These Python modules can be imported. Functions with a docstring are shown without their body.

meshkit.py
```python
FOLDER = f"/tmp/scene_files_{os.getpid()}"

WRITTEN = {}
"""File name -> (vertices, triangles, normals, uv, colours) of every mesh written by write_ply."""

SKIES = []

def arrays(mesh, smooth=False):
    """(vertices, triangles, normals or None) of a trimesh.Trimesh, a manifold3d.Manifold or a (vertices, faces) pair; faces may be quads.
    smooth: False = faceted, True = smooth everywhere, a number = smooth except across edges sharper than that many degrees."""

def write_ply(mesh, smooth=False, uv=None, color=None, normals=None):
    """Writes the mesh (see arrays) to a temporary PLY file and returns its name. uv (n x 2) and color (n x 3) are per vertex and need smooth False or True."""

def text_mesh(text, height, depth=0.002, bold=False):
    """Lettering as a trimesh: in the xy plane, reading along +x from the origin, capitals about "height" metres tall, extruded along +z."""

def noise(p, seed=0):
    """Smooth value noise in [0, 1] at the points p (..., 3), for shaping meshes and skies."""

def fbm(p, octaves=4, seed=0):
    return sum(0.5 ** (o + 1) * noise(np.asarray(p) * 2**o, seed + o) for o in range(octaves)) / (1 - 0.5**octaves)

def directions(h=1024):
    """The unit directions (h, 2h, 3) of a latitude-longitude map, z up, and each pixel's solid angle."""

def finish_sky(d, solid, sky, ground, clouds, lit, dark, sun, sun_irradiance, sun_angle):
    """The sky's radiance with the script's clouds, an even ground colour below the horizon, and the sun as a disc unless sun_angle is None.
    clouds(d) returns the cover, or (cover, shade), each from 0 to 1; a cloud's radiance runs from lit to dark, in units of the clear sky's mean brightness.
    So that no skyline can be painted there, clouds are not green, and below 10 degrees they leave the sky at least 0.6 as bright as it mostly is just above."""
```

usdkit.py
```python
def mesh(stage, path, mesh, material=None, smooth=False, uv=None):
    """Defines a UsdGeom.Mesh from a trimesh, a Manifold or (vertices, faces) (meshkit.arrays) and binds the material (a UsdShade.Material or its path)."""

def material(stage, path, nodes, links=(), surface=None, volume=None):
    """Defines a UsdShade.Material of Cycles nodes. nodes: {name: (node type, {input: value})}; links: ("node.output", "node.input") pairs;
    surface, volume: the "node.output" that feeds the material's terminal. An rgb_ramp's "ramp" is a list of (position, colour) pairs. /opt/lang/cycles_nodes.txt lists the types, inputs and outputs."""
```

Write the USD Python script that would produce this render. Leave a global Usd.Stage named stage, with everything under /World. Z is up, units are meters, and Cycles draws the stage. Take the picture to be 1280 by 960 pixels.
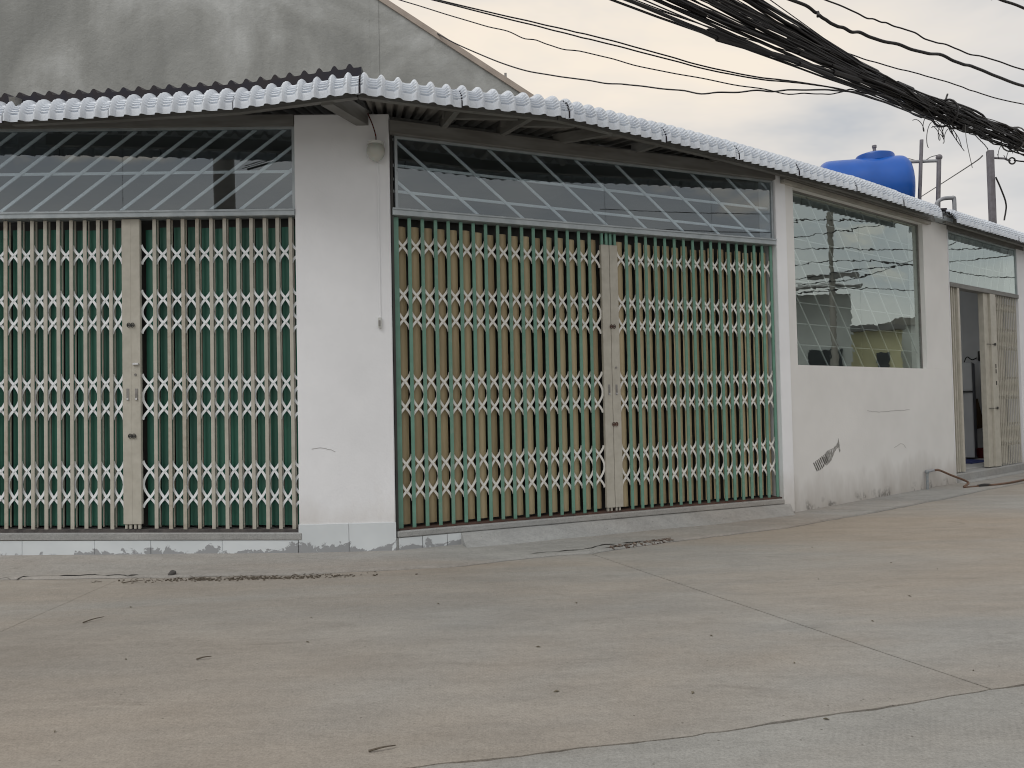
import math, random
import numpy as np, trimesh, usdkit, meshkit
from pxr import Usd, UsdGeom, UsdLux, UsdShade, Gf, Sdf
from shapely.geometry import Polygon, LineString
from trimesh.creation import box as tbox, cylinder as tcyl, icosphere, extrude_polygon, revolve

stage = Usd.Stage.CreateInMemory()
UsdGeom.SetStageUpAxis(stage, 'Z')
UsdGeom.Xform.Define(stage, '/World')
UsdGeom.Scope.Define(stage, '/World/Looks')
rng = random.Random(7)
nrng = np.random.default_rng(7)
PI = math.pi

# ------------------------------------------------------------------ camera
EYE = np.array([0.0, 0.0, 1.25])
PITCH, ROLL, FOCAL = math.radians(1.589), math.radians(-1.202), 977.4 / 1280.0
cam = UsdGeom.Camera.Define(stage, '/World/camera')
cam.CreateHorizontalApertureAttr(36.0)
cam.CreateVerticalApertureAttr(27.0)
cam.CreateFocalLengthAttr(36.0 * FOCAL)
cam.CreateClippingRangeAttr(Gf.Vec2f(0.05, 5000))
cam.CreateExposureAttr(0.0)
fw = np.array([0, math.cos(PITCH), math.sin(PITCH)])
r0, u0 = np.array([1.0, 0, 0]), np.array([0, -math.sin(PITCH), math.cos(PITCH)])
cr, sr = math.cos(ROLL), math.sin(ROLL)
rt = cr * r0 + sr * u0
up = -sr * r0 + cr * u0
cam.AddTransformOp().Set(Gf.Matrix4d(*rt, 0, *up, 0, *(-fw), 0, *EYE, 1))

# ------------------------------------------------------------------ sky and sun
SUN = np.array([-0.40, -0.42, 0.82]); SUN /= np.linalg.norm(SUN)
SUN_EL, SUN_ROT = math.asin(SUN[2]), math.atan2(SUN[0], SUN[1])
usdkit.material(stage, '/World/Looks/sky_look', {
    'tc': ('texture_coordinate', {}),
    'sky': ('sky_texture', {'sky_type': 'single_scattering', 'sun_disc': False, 'sun_elevation': SUN_EL, 'sun_rotation': SUN_ROT}),
    'map': ('mapping', {'scale': (1.0, 1.0, 2.6), 'location': (0.35, 0.1, 0.2)}),
    'n': ('noise_texture', {'scale': 2.3, 'detail': 6.0, 'roughness': 0.52, 'distortion': 0.25}),
    'tone': ('rgb_ramp', {'ramp': [(0.36, (5.2, 5.45, 5.8)), (0.46, (6.5, 6.5, 6.5)), (0.54, (7.5, 7.3, 7.1)), (0.70, (8.3, 7.95, 7.5))]}),
    'dot': ('vector_math', {'math_type': 'dot_product', 'vector2': (-0.03, 0.90, 0.44)}), 'glow': ('map_range', {'from_min': 0.80, 'from_max': 1.0, 'to_min': 0.0, 'to_max': 0.75}),
    'nv': ('map_range', {'from_min': 0.40, 'from_max': 0.56}), 'gm': ('math', {'math_type': 'multiply'}), 'warm': ('mix', {'color2': (10.0, 8.9, 7.5)}),
    'mix': ('mix', {'fac': 0.93}),
    'bg': ('background_shader', {'strength': 0.1}),
}, [('tc.generated', 'map.vector'), ('map.vector', 'n.vector'), ('n.fac', 'tone.fac'), ('sky.color', 'mix.color1'), ('tone.color', 'warm.color1'), ('tc.generated', 'dot.vector1'), ('dot.value', 'glow.value'), ('n.fac', 'nv.value'), ('glow.result', 'gm.value1'), ('nv.result', 'gm.value2'), ('gm.value', 'warm.fac'), ('warm.color', 'mix.color2'),
    ('mix.color', 'bg.color')], surface='bg.background')
dome = UsdLux.DomeLight.Define(stage, '/World/sky')
UsdShade.MaterialBindingAPI.Apply(dome.GetPrim()).Bind(UsdShade.Material.Get(stage, '/World/Looks/sky_look'))
dome.GetPrim().SetCustomDataByKey('kind', 'structure')
sun = UsdLux.DistantLight.Define(stage, '/World/sun')
sun.CreateNormalizeAttr(True)
sun.CreateIntensityAttr(0.4)
sun.CreateAngleAttr(36.0)
sun.CreateColorAttr(Gf.Vec3f(1.0, 0.985, 0.965))
zz = SUN
xx = np.cross([0, 0, 1], zz); xx /= np.linalg.norm(xx)
yy = np.cross(zz, xx)
sun.AddTransformOp().Set(Gf.Matrix4d(*xx, 0, *yy, 0, *zz, 0, 0, 0, 0, 1))

# ------------------------------------------------------------------ materials
M = {}
def mat(name, nodes, links, surface='p.BSDF'):
    M[name] = usdkit.material(stage, '/World/Looks/' + name, nodes, links, surface=surface)
def paint(name, c1, c2=None, scale=6.0, rough=0.5, bump=0.0, bscale=60.0, metallic=0.0, lo=0.35, hi=0.65, spec=0.5, stretch=(1, 1, 1), detail=5.0):
    """two tones mixed by noise, with fine relief"""
    c2 = c2 if c2 is not None else tuple(0.85 * x for x in c1)
    nodes = {'g': ('geometry', {}), 'm': ('mapping', {'scale': stretch}), 'n': ('noise_texture', {'scale': scale, 'detail': detail, 'roughness': 0.6}),
             'r': ('rgb_ramp', {'ramp': [(lo, c1), (hi, c2)]}), 'p': ('principled_bsdf', {'roughness': rough, 'metallic': metallic, 'specular_ior_level': spec})}
    links = [('g.position', 'm.vector'), ('m.vector', 'n.vector'), ('n.fac', 'r.fac'), ('r.color', 'p.base_color')]
    if bump:
        nodes['bn'] = ('noise_texture', {'scale': bscale, 'detail': 4.0, 'roughness': 0.6})
        nodes['b'] = ('bump', {'strength': bump, 'distance': 0.01})
        links += [('g.position', 'bn.vector'), ('bn.fac', 'b.height'), ('b.normal', 'p.normal')]
    mat(name, nodes, links)

paint('cream_metal', (0.47, 0.45, 0.39), (0.40, 0.38, 0.325), 9, 0.45, 0.05)
paint('green_metal', (0.15, 0.31, 0.24), (0.115, 0.25, 0.19), 7, 0.45, 0.05)
paint('cream_metal_worn', (0.43, 0.40, 0.335), (0.32, 0.28, 0.22), 16, 0.5, 0.1, lo=0.45, hi=0.75)
paint('green_metal_worn', (0.125, 0.265, 0.20), (0.20, 0.30, 0.24), 18, 0.5, 0.1, lo=0.45, hi=0.75)
paint('tan_slat_worn', (0.47, 0.375, 0.225), (0.36, 0.28, 0.165), 5, 0.6, 0.12, stretch=(1, 1, 0.3))
paint('green_slat_worn', (0.022, 0.105, 0.072), (0.017, 0.082, 0.06), 6, 0.55, 0.1, stretch=(1, 1, 0.3))
paint('dark_green_slat', (0.03, 0.14, 0.098), (0.022, 0.11, 0.078), 5, 0.5, 0.05, stretch=(1, 1, 0.3))
paint('tan_slat', (0.56, 0.46, 0.285), (0.46, 0.375, 0.23), 4, 0.55, 0.08, stretch=(1, 1, 0.35))
paint('white_link', (0.82, 0.85, 0.87), (0.73, 0.76, 0.78), 12, 0.4)
paint('cream_link', (0.80, 0.785, 0.75), (0.71, 0.695, 0.66), 12, 0.45)
paint('galvanised', (0.42, 0.46, 0.48), (0.33, 0.37, 0.39), 8, 0.42, 0.05, metallic=0.35)
paint('grille_paint', (0.82, 0.84, 0.85), (0.74, 0.76, 0.77), 8, 0.45)
paint('grille_grey', (0.40, 0.42, 0.42), (0.33, 0.35, 0.35), 8, 0.45)
paint('steel_beam', (0.20, 0.20, 0.19), (0.14, 0.135, 0.125), 5, 0.55, 0.1, stretch=(0.5, 0.5, 3))
paint('light_batten', (0.40, 0.38, 0.34), (0.30, 0.28, 0.25), 4, 0.6, 0.1)
paint('verge_brown', (0.40, 0.34, 0.29), (0.31, 0.26, 0.22), 3, 0.7)
paint('crumb_brown', (0.085, 0.055, 0.04), (0.20, 0.17, 0.145), 45, 0.95, lo=0.45, hi=0.6)
paint('dark_rust', (0.10, 0.045, 0.03), (0.05, 0.035, 0.03), 14, 0.8, 0.3)
paint('track_grime', (0.045, 0.04, 0.04), (0.10, 0.09, 0.085), 14, 0.8, 0.3)
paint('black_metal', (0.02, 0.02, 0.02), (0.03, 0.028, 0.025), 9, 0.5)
paint('chrome', (0.75, 0.75, 0.76), (0.62, 0.62, 0.63), 20, 0.25, metallic=1.0)
paint('dull_steel', (0.30, 0.29, 0.28), (0.22, 0.21, 0.20), 20, 0.4, metallic=0.8)
paint('white_sheet', (0.70, 0.745, 0.80), (0.60, 0.64, 0.70), 3.5, 0.33, 0.03, stretch=(1, 1, 0.5), spec=0.5)
mat('navy_sheet', {'g': ('geometry', {}), 'n': ('noise_texture', {'scale': 6.0, 'detail': 5.0}), 'r': ('rgb_ramp', {'ramp': [(0.35, (0.006, 0.006, 0.016)), (0.65, (0.016, 0.011, 0.013))]}),
    'mx': ('mix', {'color2': (0.25, 0.24, 0.225)}), 'p': ('principled_bsdf', {'roughness': 0.5, 'specular_ior_level': 0.25})},
    [('g.position', 'n.vector'), ('n.fac', 'r.fac'), ('g.backfacing', 'mx.fac'), ('r.color', 'mx.color1'), ('mx.color', 'p.base_color')])
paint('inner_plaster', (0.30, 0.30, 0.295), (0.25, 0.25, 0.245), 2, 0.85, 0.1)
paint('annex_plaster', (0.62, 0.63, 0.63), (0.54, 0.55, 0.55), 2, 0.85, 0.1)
paint('inner_floor', (0.55, 0.55, 0.54), (0.48, 0.48, 0.47), 3, 0.35)
paint('blue_plastic', (0.006, 0.095, 0.43), (0.005, 0.082, 0.37), 2.5, 0.30, 0.02, bscale=20)
paint('blue_lid', (0.006, 0.085, 0.38), (0.005, 0.07, 0.32), 2.5, 0.35)
paint('pale_plastic', (0.62, 0.63, 0.60), (0.55, 0.56, 0.54), 10, 0.4)
paint('grey_pipe', (0.20, 0.19, 0.21), (0.14, 0.13, 0.14), 9, 0.5)
paint('pvc_grey', (0.34, 0.35, 0.37), (0.26, 0.27, 0.29), 9, 0.5)
paint('pipe_blue_grey', (0.20, 0.235, 0.26), (0.27, 0.28, 0.28), 30, 0.5, 0.1)
paint('brown_hose', (0.16, 0.085, 0.05), (0.10, 0.06, 0.04), 20, 0.5)
paint('black_cable', (0.005, 0.004, 0.005), (0.009, 0.007, 0.007), 9, 0.5)
paint('grey_cable', (0.10, 0.095, 0.09), (0.07, 0.065, 0.06), 9, 0.55)
paint('red_wire', (0.12, 0.012, 0.012), (0.05, 0.008, 0.008), 40, 0.5)
paint('fridge_silver', (0.52, 0.54, 0.56), (0.47, 0.49, 0.51), 3, 0.3, metallic=0.3)
paint('fridge_side', (0.06, 0.065, 0.08), (0.05, 0.055, 0.07), 3, 0.5)
paint('straw', (0.10, 0.065, 0.035), (0.06, 0.04, 0.02), 40, 0.9, 0.5, stretch=(1, 1, 0.1))
paint('mat_blue', (0.02, 0.035, 0.16), (0.015, 0.025, 0.11), 60, 0.9, 0.4)
paint('red_plastic', (0.16, 0.02, 0.02), (0.12, 0.015, 0.015), 8, 0.4)
paint('pole_concrete', (0.27, 0.25, 0.23), (0.20, 0.19, 0.17), 3, 0.85, 0.2, stretch=(1, 1, 0.3))
paint('house_pale', (0.56, 0.58, 0.57), (0.46, 0.48, 0.47), 1.2, 0.85, 0.1)
paint('house_grey', (0.16, 0.17, 0.165), (0.12, 0.13, 0.125), 1.5, 0.85, 0.1)
paint('house_yellow', (0.66, 0.62, 0.40), (0.58, 0.54, 0.33), 1.5, 0.85, 0.1)
paint('house_roof', (0.22, 0.22, 0.22), (0.15, 0.14, 0.135), 2.0, 0.5, 0.1)
paint('dark_glass', (0.02, 0.025, 0.03), (0.03, 0.035, 0.04), 1.0, 0.1)
paint('stone_dark', (0.05, 0.048, 0.045), (0.09, 0.085, 0.08), 40, 0.9, 0.4)
paint('twig_brown', (0.07, 0.055, 0.04), (0.12, 0.10, 0.075), 40, 0.9)
paint('leaf_dry', (0.10, 0.085, 0.06), (0.16, 0.14, 0.10), 30, 0.9)
paint('gravel_pale', (0.30, 0.28, 0.25), (0.12, 0.10, 0.085), 60, 0.9)
paint('paper_label', (0.75, 0.76, 0.78), (0.70, 0.71, 0.73), 9, 0.5)
paint('soil', (0.03, 0.026, 0.022), (0.018, 0.016, 0.014), 20, 0.95, 0.5)

for nm, c, at in (('scuff_grey', (0.30, 0.295, 0.28), 0.50), ('scuff_dark', (0.11, 0.105, 0.10), 0.40)):
    mat(nm, {'g': ('geometry', {}), 'n': ('noise_texture', {'scale': 26.0, 'detail': 6.0, 'roughness': 0.65}), 'r': ('rgb_ramp', {'ramp': [(at - 0.08, (0, 0, 0)), (at + 0.10, (0.85, 0.85, 0.85))]}),
        't': ('transparent_bsdf', {}), 'd': ('diffuse_bsdf', {'color': c}), 'mx': ('mix_closure', {})},
        [('g.position', 'n.vector'), ('n.fac', 'r.fac'), ('r.color', 'mx.fac'), ('t.BSDF', 'mx.closure1'), ('d.BSDF', 'mx.closure2')], surface='mx.closure')
# white painted plaster: grime creeping up from the ground, faint streaks
def plaster(name, base, base2, grime, top=0.55):
    mat(name, {'g': ('geometry', {}), 'x': ('separate_xyz', {}),
        'n1': ('noise_texture', {'scale': 1.6, 'detail': 6.0, 'roughness': 0.6}),
        'r1': ('rgb_ramp', {'ramp': [(0.35, base), (0.7, base2)]}),
        'ms': ('mapping', {'scale': (2.6, 2.6, 1.1)}), 'n2': ('noise_texture', {'scale': 1.0, 'detail': 5.0, 'roughness': 0.6}),
        'up': ('map_range', {'from_min': top, 'from_max': 0.02, 'to_min': -0.45, 'to_max': 0.42}),
        'add': ('math', {'math_type': 'add'}),
        'r2': ('rgb_ramp', {'ramp': [(0.36, (0, 0, 0)), (1.0, (0.9, 0.9, 0.9))]}),
        'mix': ('mix', {}), 'n3': ('noise_texture', {'scale': 34.0, 'detail': 6.0, 'roughness': 0.65}),
        'blot': ('math', {'math_type': 'multiply'}), 'low': ('map_range', {'from_min': 0.17, 'from_max': 0.0, 'to_min': 0.0, 'to_max': 1.0}),
        'r3': ('rgb_ramp', {'ramp': [(0.40, (0, 0, 0)), (0.50, (1, 1, 1))]}), 'mix2': ('mix', {'color2': (0.10, 0.095, 0.085)}),
        'n5': ('noise_texture', {'scale': 5.0, 'detail': 3.0, 'roughness': 0.5}), 'r5': ('rgb_ramp', {'ramp': [(0.54, (0, 0, 0)), (0.62, (1, 1, 1))]}), 'blot2': ('math', {'math_type': 'multiply'}),
        'n4': ('noise_texture', {'scale': 55.0, 'detail': 5.0, 'roughness': 0.6}), 'b': ('bump', {'strength': 0.25, 'distance': 0.006}),
        'p': ('principled_bsdf', {'roughness': 0.75, 'specular_ior_level': 0.3})},
        [('g.position', 'x.vector'), ('g.position', 'n1.vector'), ('n1.fac', 'r1.fac'), ('g.position', 'ms.vector'), ('ms.vector', 'n2.vector'),
         ('x.z', 'up.value'), ('up.result', 'add.value1'), ('n2.fac', 'add.value2'), ('add.value', 'r2.fac'), ('r2.color', 'mix.fac'), ('r1.color', 'mix.color1'),
         ('g.position', 'n3.vector'), ('n3.fac', 'r3.fac'), ('x.z', 'low.value'), ('low.result', 'blot.value1'), ('r3.color', 'blot.value2'),
         ('g.position', 'n5.vector'), ('n5.fac', 'r5.fac'), ('r5.color', 'blot2.value2'), ('blot.value', 'blot2.value1'),
         ('blot2.value', 'mix2.fac'), ('mix.color', 'mix2.color1'), ('mix2.color', 'p.base_color'), ('g.position', 'n4.vector'), ('n4.fac', 'b.height'), ('b.normal', 'p.normal')])
    UsdShade.Shader.Get(stage, f'/World/Looks/{name}/mix').CreateInput('color2', Sdf.ValueTypeNames.Float3).Set(Gf.Vec3f(*grime))
plaster('white_plaster', (0.815, 0.825, 0.845), (0.75, 0.76, 0.78), (0.50, 0.47, 0.43), 0.75)
plaster('lower_wall_plaster', (0.74, 0.735, 0.72), (0.68, 0.675, 0.66), (0.40, 0.37, 0.335), 0.7)

# bare cement render of the gable behind: clouds, trowel marks, run-off streaks
mat('cement_render', {'g': ('geometry', {}), 'n1': ('noise_texture', {'scale': 0.55, 'detail': 7.0, 'roughness': 0.58, 'distortion': 0.6}),
    'r1': ('rgb_ramp', {'ramp': [(0.32, (0.235, 0.24, 0.23)), (0.48, (0.32, 0.325, 0.312)), (0.62, (0.45, 0.46, 0.45))]}),
    'ms': ('mapping', {'scale': (2.2, 2.2, 0.28)}), 'n2': ('noise_texture', {'scale': 1.0, 'detail': 6.0, 'roughness': 0.6}),
    'r2': ('rgb_ramp', {'ramp': [(0.36, (0.68, 0.68, 0.67)), (0.58, (1.06, 1.06, 1.06))]}), 'mul': ('mix', {'mix_type': 'multiply', 'fac': 0.35}),
    'n4': ('noise_texture', {'scale': 14.0, 'detail': 6.0, 'roughness': 0.65}), 'b': ('bump', {'strength': 0.35, 'distance': 0.03}),
    'p': ('principled_bsdf', {'roughness': 0.9, 'specular_ior_level': 0.2})},
    [('g.position', 'n1.vector'), ('n1.fac', 'r1.fac'), ('g.position', 'ms.vector'), ('ms.vector', 'n2.vector'), ('n2.fac', 'r2.fac'), ('r1.color', 'mul.color1'), ('r2.color', 'mul.color2'),
     ('mul.color', 'p.base_color'), ('g.position', 'n4.vector'), ('n4.fac', 'b.height'), ('b.normal', 'p.normal')])

# road concrete: grey, with brown dust, damp blots, fine grain
def concrete(name, c_grey, c_grey2, c_brown, brown_at=0.52):
    mat(name, {'g': ('geometry', {}), 'ms': ('mapping', {'scale': (0.35, 1.0, 1.0), 'rotation': (0, 0, -0.25)}),
        'n1': ('noise_texture', {'scale': 1.3, 'detail': 7.0, 'roughness': 0.6, 'distortion': 0.3}), 'r1': ('rgb_ramp', {'ramp': [(0.3, c_grey), (0.7, c_grey2)]}),
        'n2': ('noise_texture', {'scale': 0.45, 'detail': 5.0, 'roughness': 0.6, 'distortion': 0.5}), 'r2': ('rgb_ramp', {'ramp': [(brown_at - 0.10, (0, 0, 0)), (brown_at + 0.16, (0.75, 0.75, 0.75))]}),
        'mix': ('mix', {'color2': c_brown}), 'n3': ('noise_texture', {'scale': 95.0, 'detail': 6.0, 'roughness': 0.75}),
        'r3': ('rgb_ramp', {'ramp': [(0.28, (0.72, 0.72, 0.72)), (0.5, (1.0, 1.0, 1.0)), (0.72, (1.20, 1.20, 1.20))]}), 'mul': ('mix', {'mix_type': 'multiply', 'fac': 1.0}),
        'n5': ('noise_texture', {'scale': 1.9, 'detail': 6.0, 'roughness': 0.62, 'distortion': 0.8}), 'r5': ('rgb_ramp', {'ramp': [(0.63, (1, 1, 1)), (0.74, (0.84, 0.84, 0.84))]}),
        'mul2': ('mix', {'mix_type': 'multiply', 'fac': 1.0}),
        'v': ('voronoi_texture', {'scale': 9.0, 'randomness': 1.0}), 'r6': ('rgb_ramp', {'ramp': [(0.03, (0.42, 0.40, 0.38)), (0.055, (1, 1, 1))]}), 'mul3': ('mix', {'mix_type': 'multiply', 'fac': 0.85}),
        'ms2': ('mapping', {'scale': (1.0, 3.0, 1.0), 'rotation': (0, 0, -0.3)}), 'n6': ('noise_texture', {'scale': 2.0, 'detail': 6.0, 'roughness': 0.7}),
        'r7': ('rgb_ramp', {'ramp': [(0.35, (0.91, 0.91, 0.91)), (0.65, (1.07, 1.07, 1.07))]}), 'mul4': ('mix', {'mix_type': 'multiply', 'fac': 1.0}),
        'n7': ('noise_texture', {'scale': 24.0, 'detail': 9.0, 'roughness': 0.72}), 'r8': ('rgb_ramp', {'ramp': [(0.34, (0.90, 0.90, 0.895)), (0.50, (1.0, 1.0, 1.0)), (0.66, (1.07, 1.07, 1.07))]}), 'mul6': ('mix', {'mix_type': 'multiply', 'fac': 1.0}),
        'n8': ('noise_texture', {'scale': 3.4, 'detail': 7.0, 'roughness': 0.6, 'distortion': 1.2}), 'r9': ('rgb_ramp', {'ramp': [(0.60, (1, 1, 1)), (0.70, (0.86, 0.855, 0.85))]}), 'mul7': ('mix', {'mix_type': 'multiply', 'fac': 1.0}),
        'wv': ('wave_texture', {'scale': 13.0, 'distortion': 2.2, 'detail': 2.0}), 'wm': ('mapping', {'rotation': (0, 0, 0.5)}), 'wn': ('noise_texture', {'scale': 1.15, 'detail': 3.0, 'roughness': 0.5}),
        'wr': ('rgb_ramp', {'ramp': [(0.56, (0, 0, 0)), (0.70, (0.22, 0.22, 0.22))]}), 'wc': ('rgb_ramp', {'ramp': [(0.2, (0.80, 0.79, 0.78)), (0.6, (1.05, 1.04, 1.03))]}), 'mul5': ('mix', {'mix_type': 'multiply'}),
        'n4': ('noise_texture', {'scale': 38.0, 'detail': 8.0, 'roughness': 0.7}), 'b': ('bump', {'strength': 0.8, 'distance': 0.008}),
        'p': ('principled_bsdf', {'roughness': 0.85, 'specular_ior_level': 0.25})},
        [('g.position', 'ms.vector'), ('ms.vector', 'n1.vector'), ('n1.fac', 'r1.fac'), ('ms.vector', 'n2.vector'), ('n2.fac', 'r2.fac'), ('r2.color', 'mix.fac'), ('r1.color', 'mix.color1'),
         ('g.position', 'n3.vector'), ('n3.fac', 'r3.fac'), ('mix.color', 'mul.color1'), ('r3.color', 'mul.color2'), ('ms.vector', 'n5.vector'), ('n5.fac', 'r5.fac'), ('mul.color', 'mul2.color1'), ('r5.color', 'mul2.color2'),
         ('g.position', 'v.vector'), ('v.distance', 'r6.fac'), ('mul2.color', 'mul3.color1'), ('r6.color', 'mul3.color2'), ('g.position', 'ms2.vector'), ('ms2.vector', 'n6.vector'), ('n6.fac', 'r7.fac'),
         ('mul3.color', 'mul4.color1'), ('r7.color', 'mul4.color2'), ('g.position', 'wm.vector'), ('wm.vector', 'wv.vector'), ('wv.fac', 'wc.fac'), ('ms.vector', 'wn.vector'), ('wn.fac', 'wr.fac'), ('wr.color', 'mul5.fac'), ('g.position', 'n7.vector'), ('n7.fac', 'r8.fac'), ('mul4.color', 'mul6.color1'), ('r8.color', 'mul6.color2'), ('ms.vector', 'n8.vector'), ('n8.fac', 'r9.fac'), ('mul6.color', 'mul7.color1'), ('r9.color', 'mul7.color2'), ('mul7.color', 'mul5.color1'), ('wc.color', 'mul5.color2'), ('mul5.color', 'p.base_color'), ('g.position', 'n4.vector'), ('n4.fac', 'b.height'), ('b.normal', 'p.normal')])
concrete('road_concrete', (0.248, 0.241, 0.225), (0.325, 0.315, 0.292), (0.32, 0.265, 0.208), 0.47)
concrete('near_concrete', (0.248, 0.242, 0.226), (0.325, 0.318, 0.295), (0.30, 0.25, 0.20), 0.58)
concrete('apron_concrete', (0.265, 0.262, 0.25), (0.335, 0.33, 0.312), (0.31, 0.26, 0.215), 0.56)
concrete('sill_cement', (0.28, 0.285, 0.28), (0.37, 0.375, 0.37), (0.33, 0.29, 0.25), 0.60)

# glazed white skirting tile, its foot smeared with cement
mat('worn_tile', {'g': ('geometry', {}), 'x': ('separate_xyz', {}), 'n': ('noise_texture', {'scale': 4.2, 'detail': 9.0, 'roughness': 0.66, 'distortion': 1.3}),
    'up': ('map_range', {'from_min': 0.17, 'from_max': 0.02, 'to_min': -0.16, 'to_max': 0.20}), 'add': ('math', {'math_type': 'add'}),
    'r': ('rgb_ramp', {'ramp': [(0.545, (0, 0, 0)), (0.56, (1, 1, 1))]}), 'mix': ('mix', {'color2': (0.30, 0.31, 0.32)}),
    'n2': ('noise_texture', {'scale': 2.0, 'detail': 4.0}), 'r2': ('rgb_ramp', {'ramp': [(0.35, (0.66, 0.70, 0.72)), (0.65, (0.58, 0.62, 0.64))]}),
    'b': ('bump', {'strength': 0.6, 'distance': 0.006}), 'rr': ('map_range', {'to_min': 0.3, 'to_max': 0.9}), 'p': ('principled_bsdf', {})},
    [('g.position', 'x.vector'), ('g.position', 'n.vector'), ('x.z', 'up.value'), ('up.result', 'add.value1'), ('n.fac', 'add.value2'), ('add.value', 'r.fac'), ('r.color', 'mix.fac'),
     ('g.position', 'n2.vector'), ('n2.fac', 'r2.fac'), ('r2.color', 'mix.color1'), ('mix.color', 'p.base_color'), ('r.color', 'b.height'), ('b.normal', 'p.normal'), ('r.color', 'rr.value'), ('rr.result', 'p.roughness')])

def glass(name, ior, gain, add, tint, wav, wscale, rtint):
    mat(name, {'g': ('geometry', {}), 'ms': ('mapping', {'scale': (1.0, 1.0, 2.2)}), 'n': ('noise_texture', {'scale': wscale, 'detail': 2.0, 'roughness': 0.45}),
        'b': ('bump', {'strength': wav, 'distance': 0.02}), 'f': ('fresnel', {'IOR': ior}), 'k': ('math', {'math_type': 'multiply_add', 'use_clamp': True, 'value2': gain, 'value3': add}),
        'fr': ('math', {'math_type': 'subtract', 'value1': 1.0}), 'kk': ('math', {'math_type': 'multiply'}),
        't': ('transparent_bsdf', {'color': tint}), 'gl': ('glossy_bsdf', {'roughness': 0.0, 'color': rtint}), 'mx': ('mix_closure', {})},
        [('g.position', 'ms.vector'), ('ms.vector', 'n.vector'), ('n.fac', 'b.height'), ('b.normal', 'gl.normal'), ('f.fac', 'k.value1'), ('g.backfacing', 'fr.value2'), ('fr.value', 'kk.value1'), ('k.value', 'kk.value2'), ('kk.value', 'mx.fac'), ('t.BSDF', 'mx.closure1'), ('gl.BSDF', 'mx.closure2')], surface='mx.closure')
glass('tinted_glass', 1.6, 1.0, 0.115, (0.86, 0.90, 0.92), 0.008, 2.0, (0.90, 0.97, 1.0))
glass('wavy_glass', 1.7, 0.8, 0.30, (0.94, 0.97, 0.96), 0.035, 3.0, (0.90, 1.0, 0.95))
mat('lamp_glass', {'p': ('principled_bsdf', {'base_color': (0.42, 0.43, 0.39), 'roughness': 0.25, 'subsurface_weight': 0.2})}, [])

# ------------------------------------------------------------------ scene helpers
taken = {}
def numbered(parent, name):
    k = (parent, name)
    n = taken.get(k, 0); taken[k] = n + 1
    return f'{parent}/{name}' + (f'_{n:03d}' if n else '')
def meta(p, label=None, cat=None, group=None, kind=None):
    for k, v in (('label', label), ('category', cat), ('group', group), ('kind', kind)):
        if v: p.SetCustomDataByKey(k, v)
def thing(name, label=None, cat=None, group=None, kind=None, at=(0, 0, 0)):
    path = numbered('/World', name)
    x = UsdGeom.Xform.Define(stage, path)
    if any(at): x.AddTranslateOp().Set(Gf.Vec3d(*at))
    meta(x.GetPrim(), label, cat, group, kind)
    return path
def part(parent, name, mesh, m, smooth=False, label=None, kind=None):
    path = numbered(parent, name)
    p = usdkit.mesh(stage, path, mesh, M[m], smooth=smooth)
    meta(p.GetPrim(), label, kind=kind)
    return path
def sub(parent, name, label=None):
    path = numbered(parent, name)
    x = UsdGeom.Xform.Define(stage, path)
    meta(x.GetPrim(), label)
    return path
def solo(name, mesh, m, label=None, cat=None, group=None, kind=None, smooth=False):
    path = numbered('/World', name)
    p = usdkit.mesh(stage, path, mesh, M[m], smooth=smooth)
    meta(p.GetPrim(), label, cat, group, kind)
    return path
cat = trimesh.util.concatenate

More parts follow.
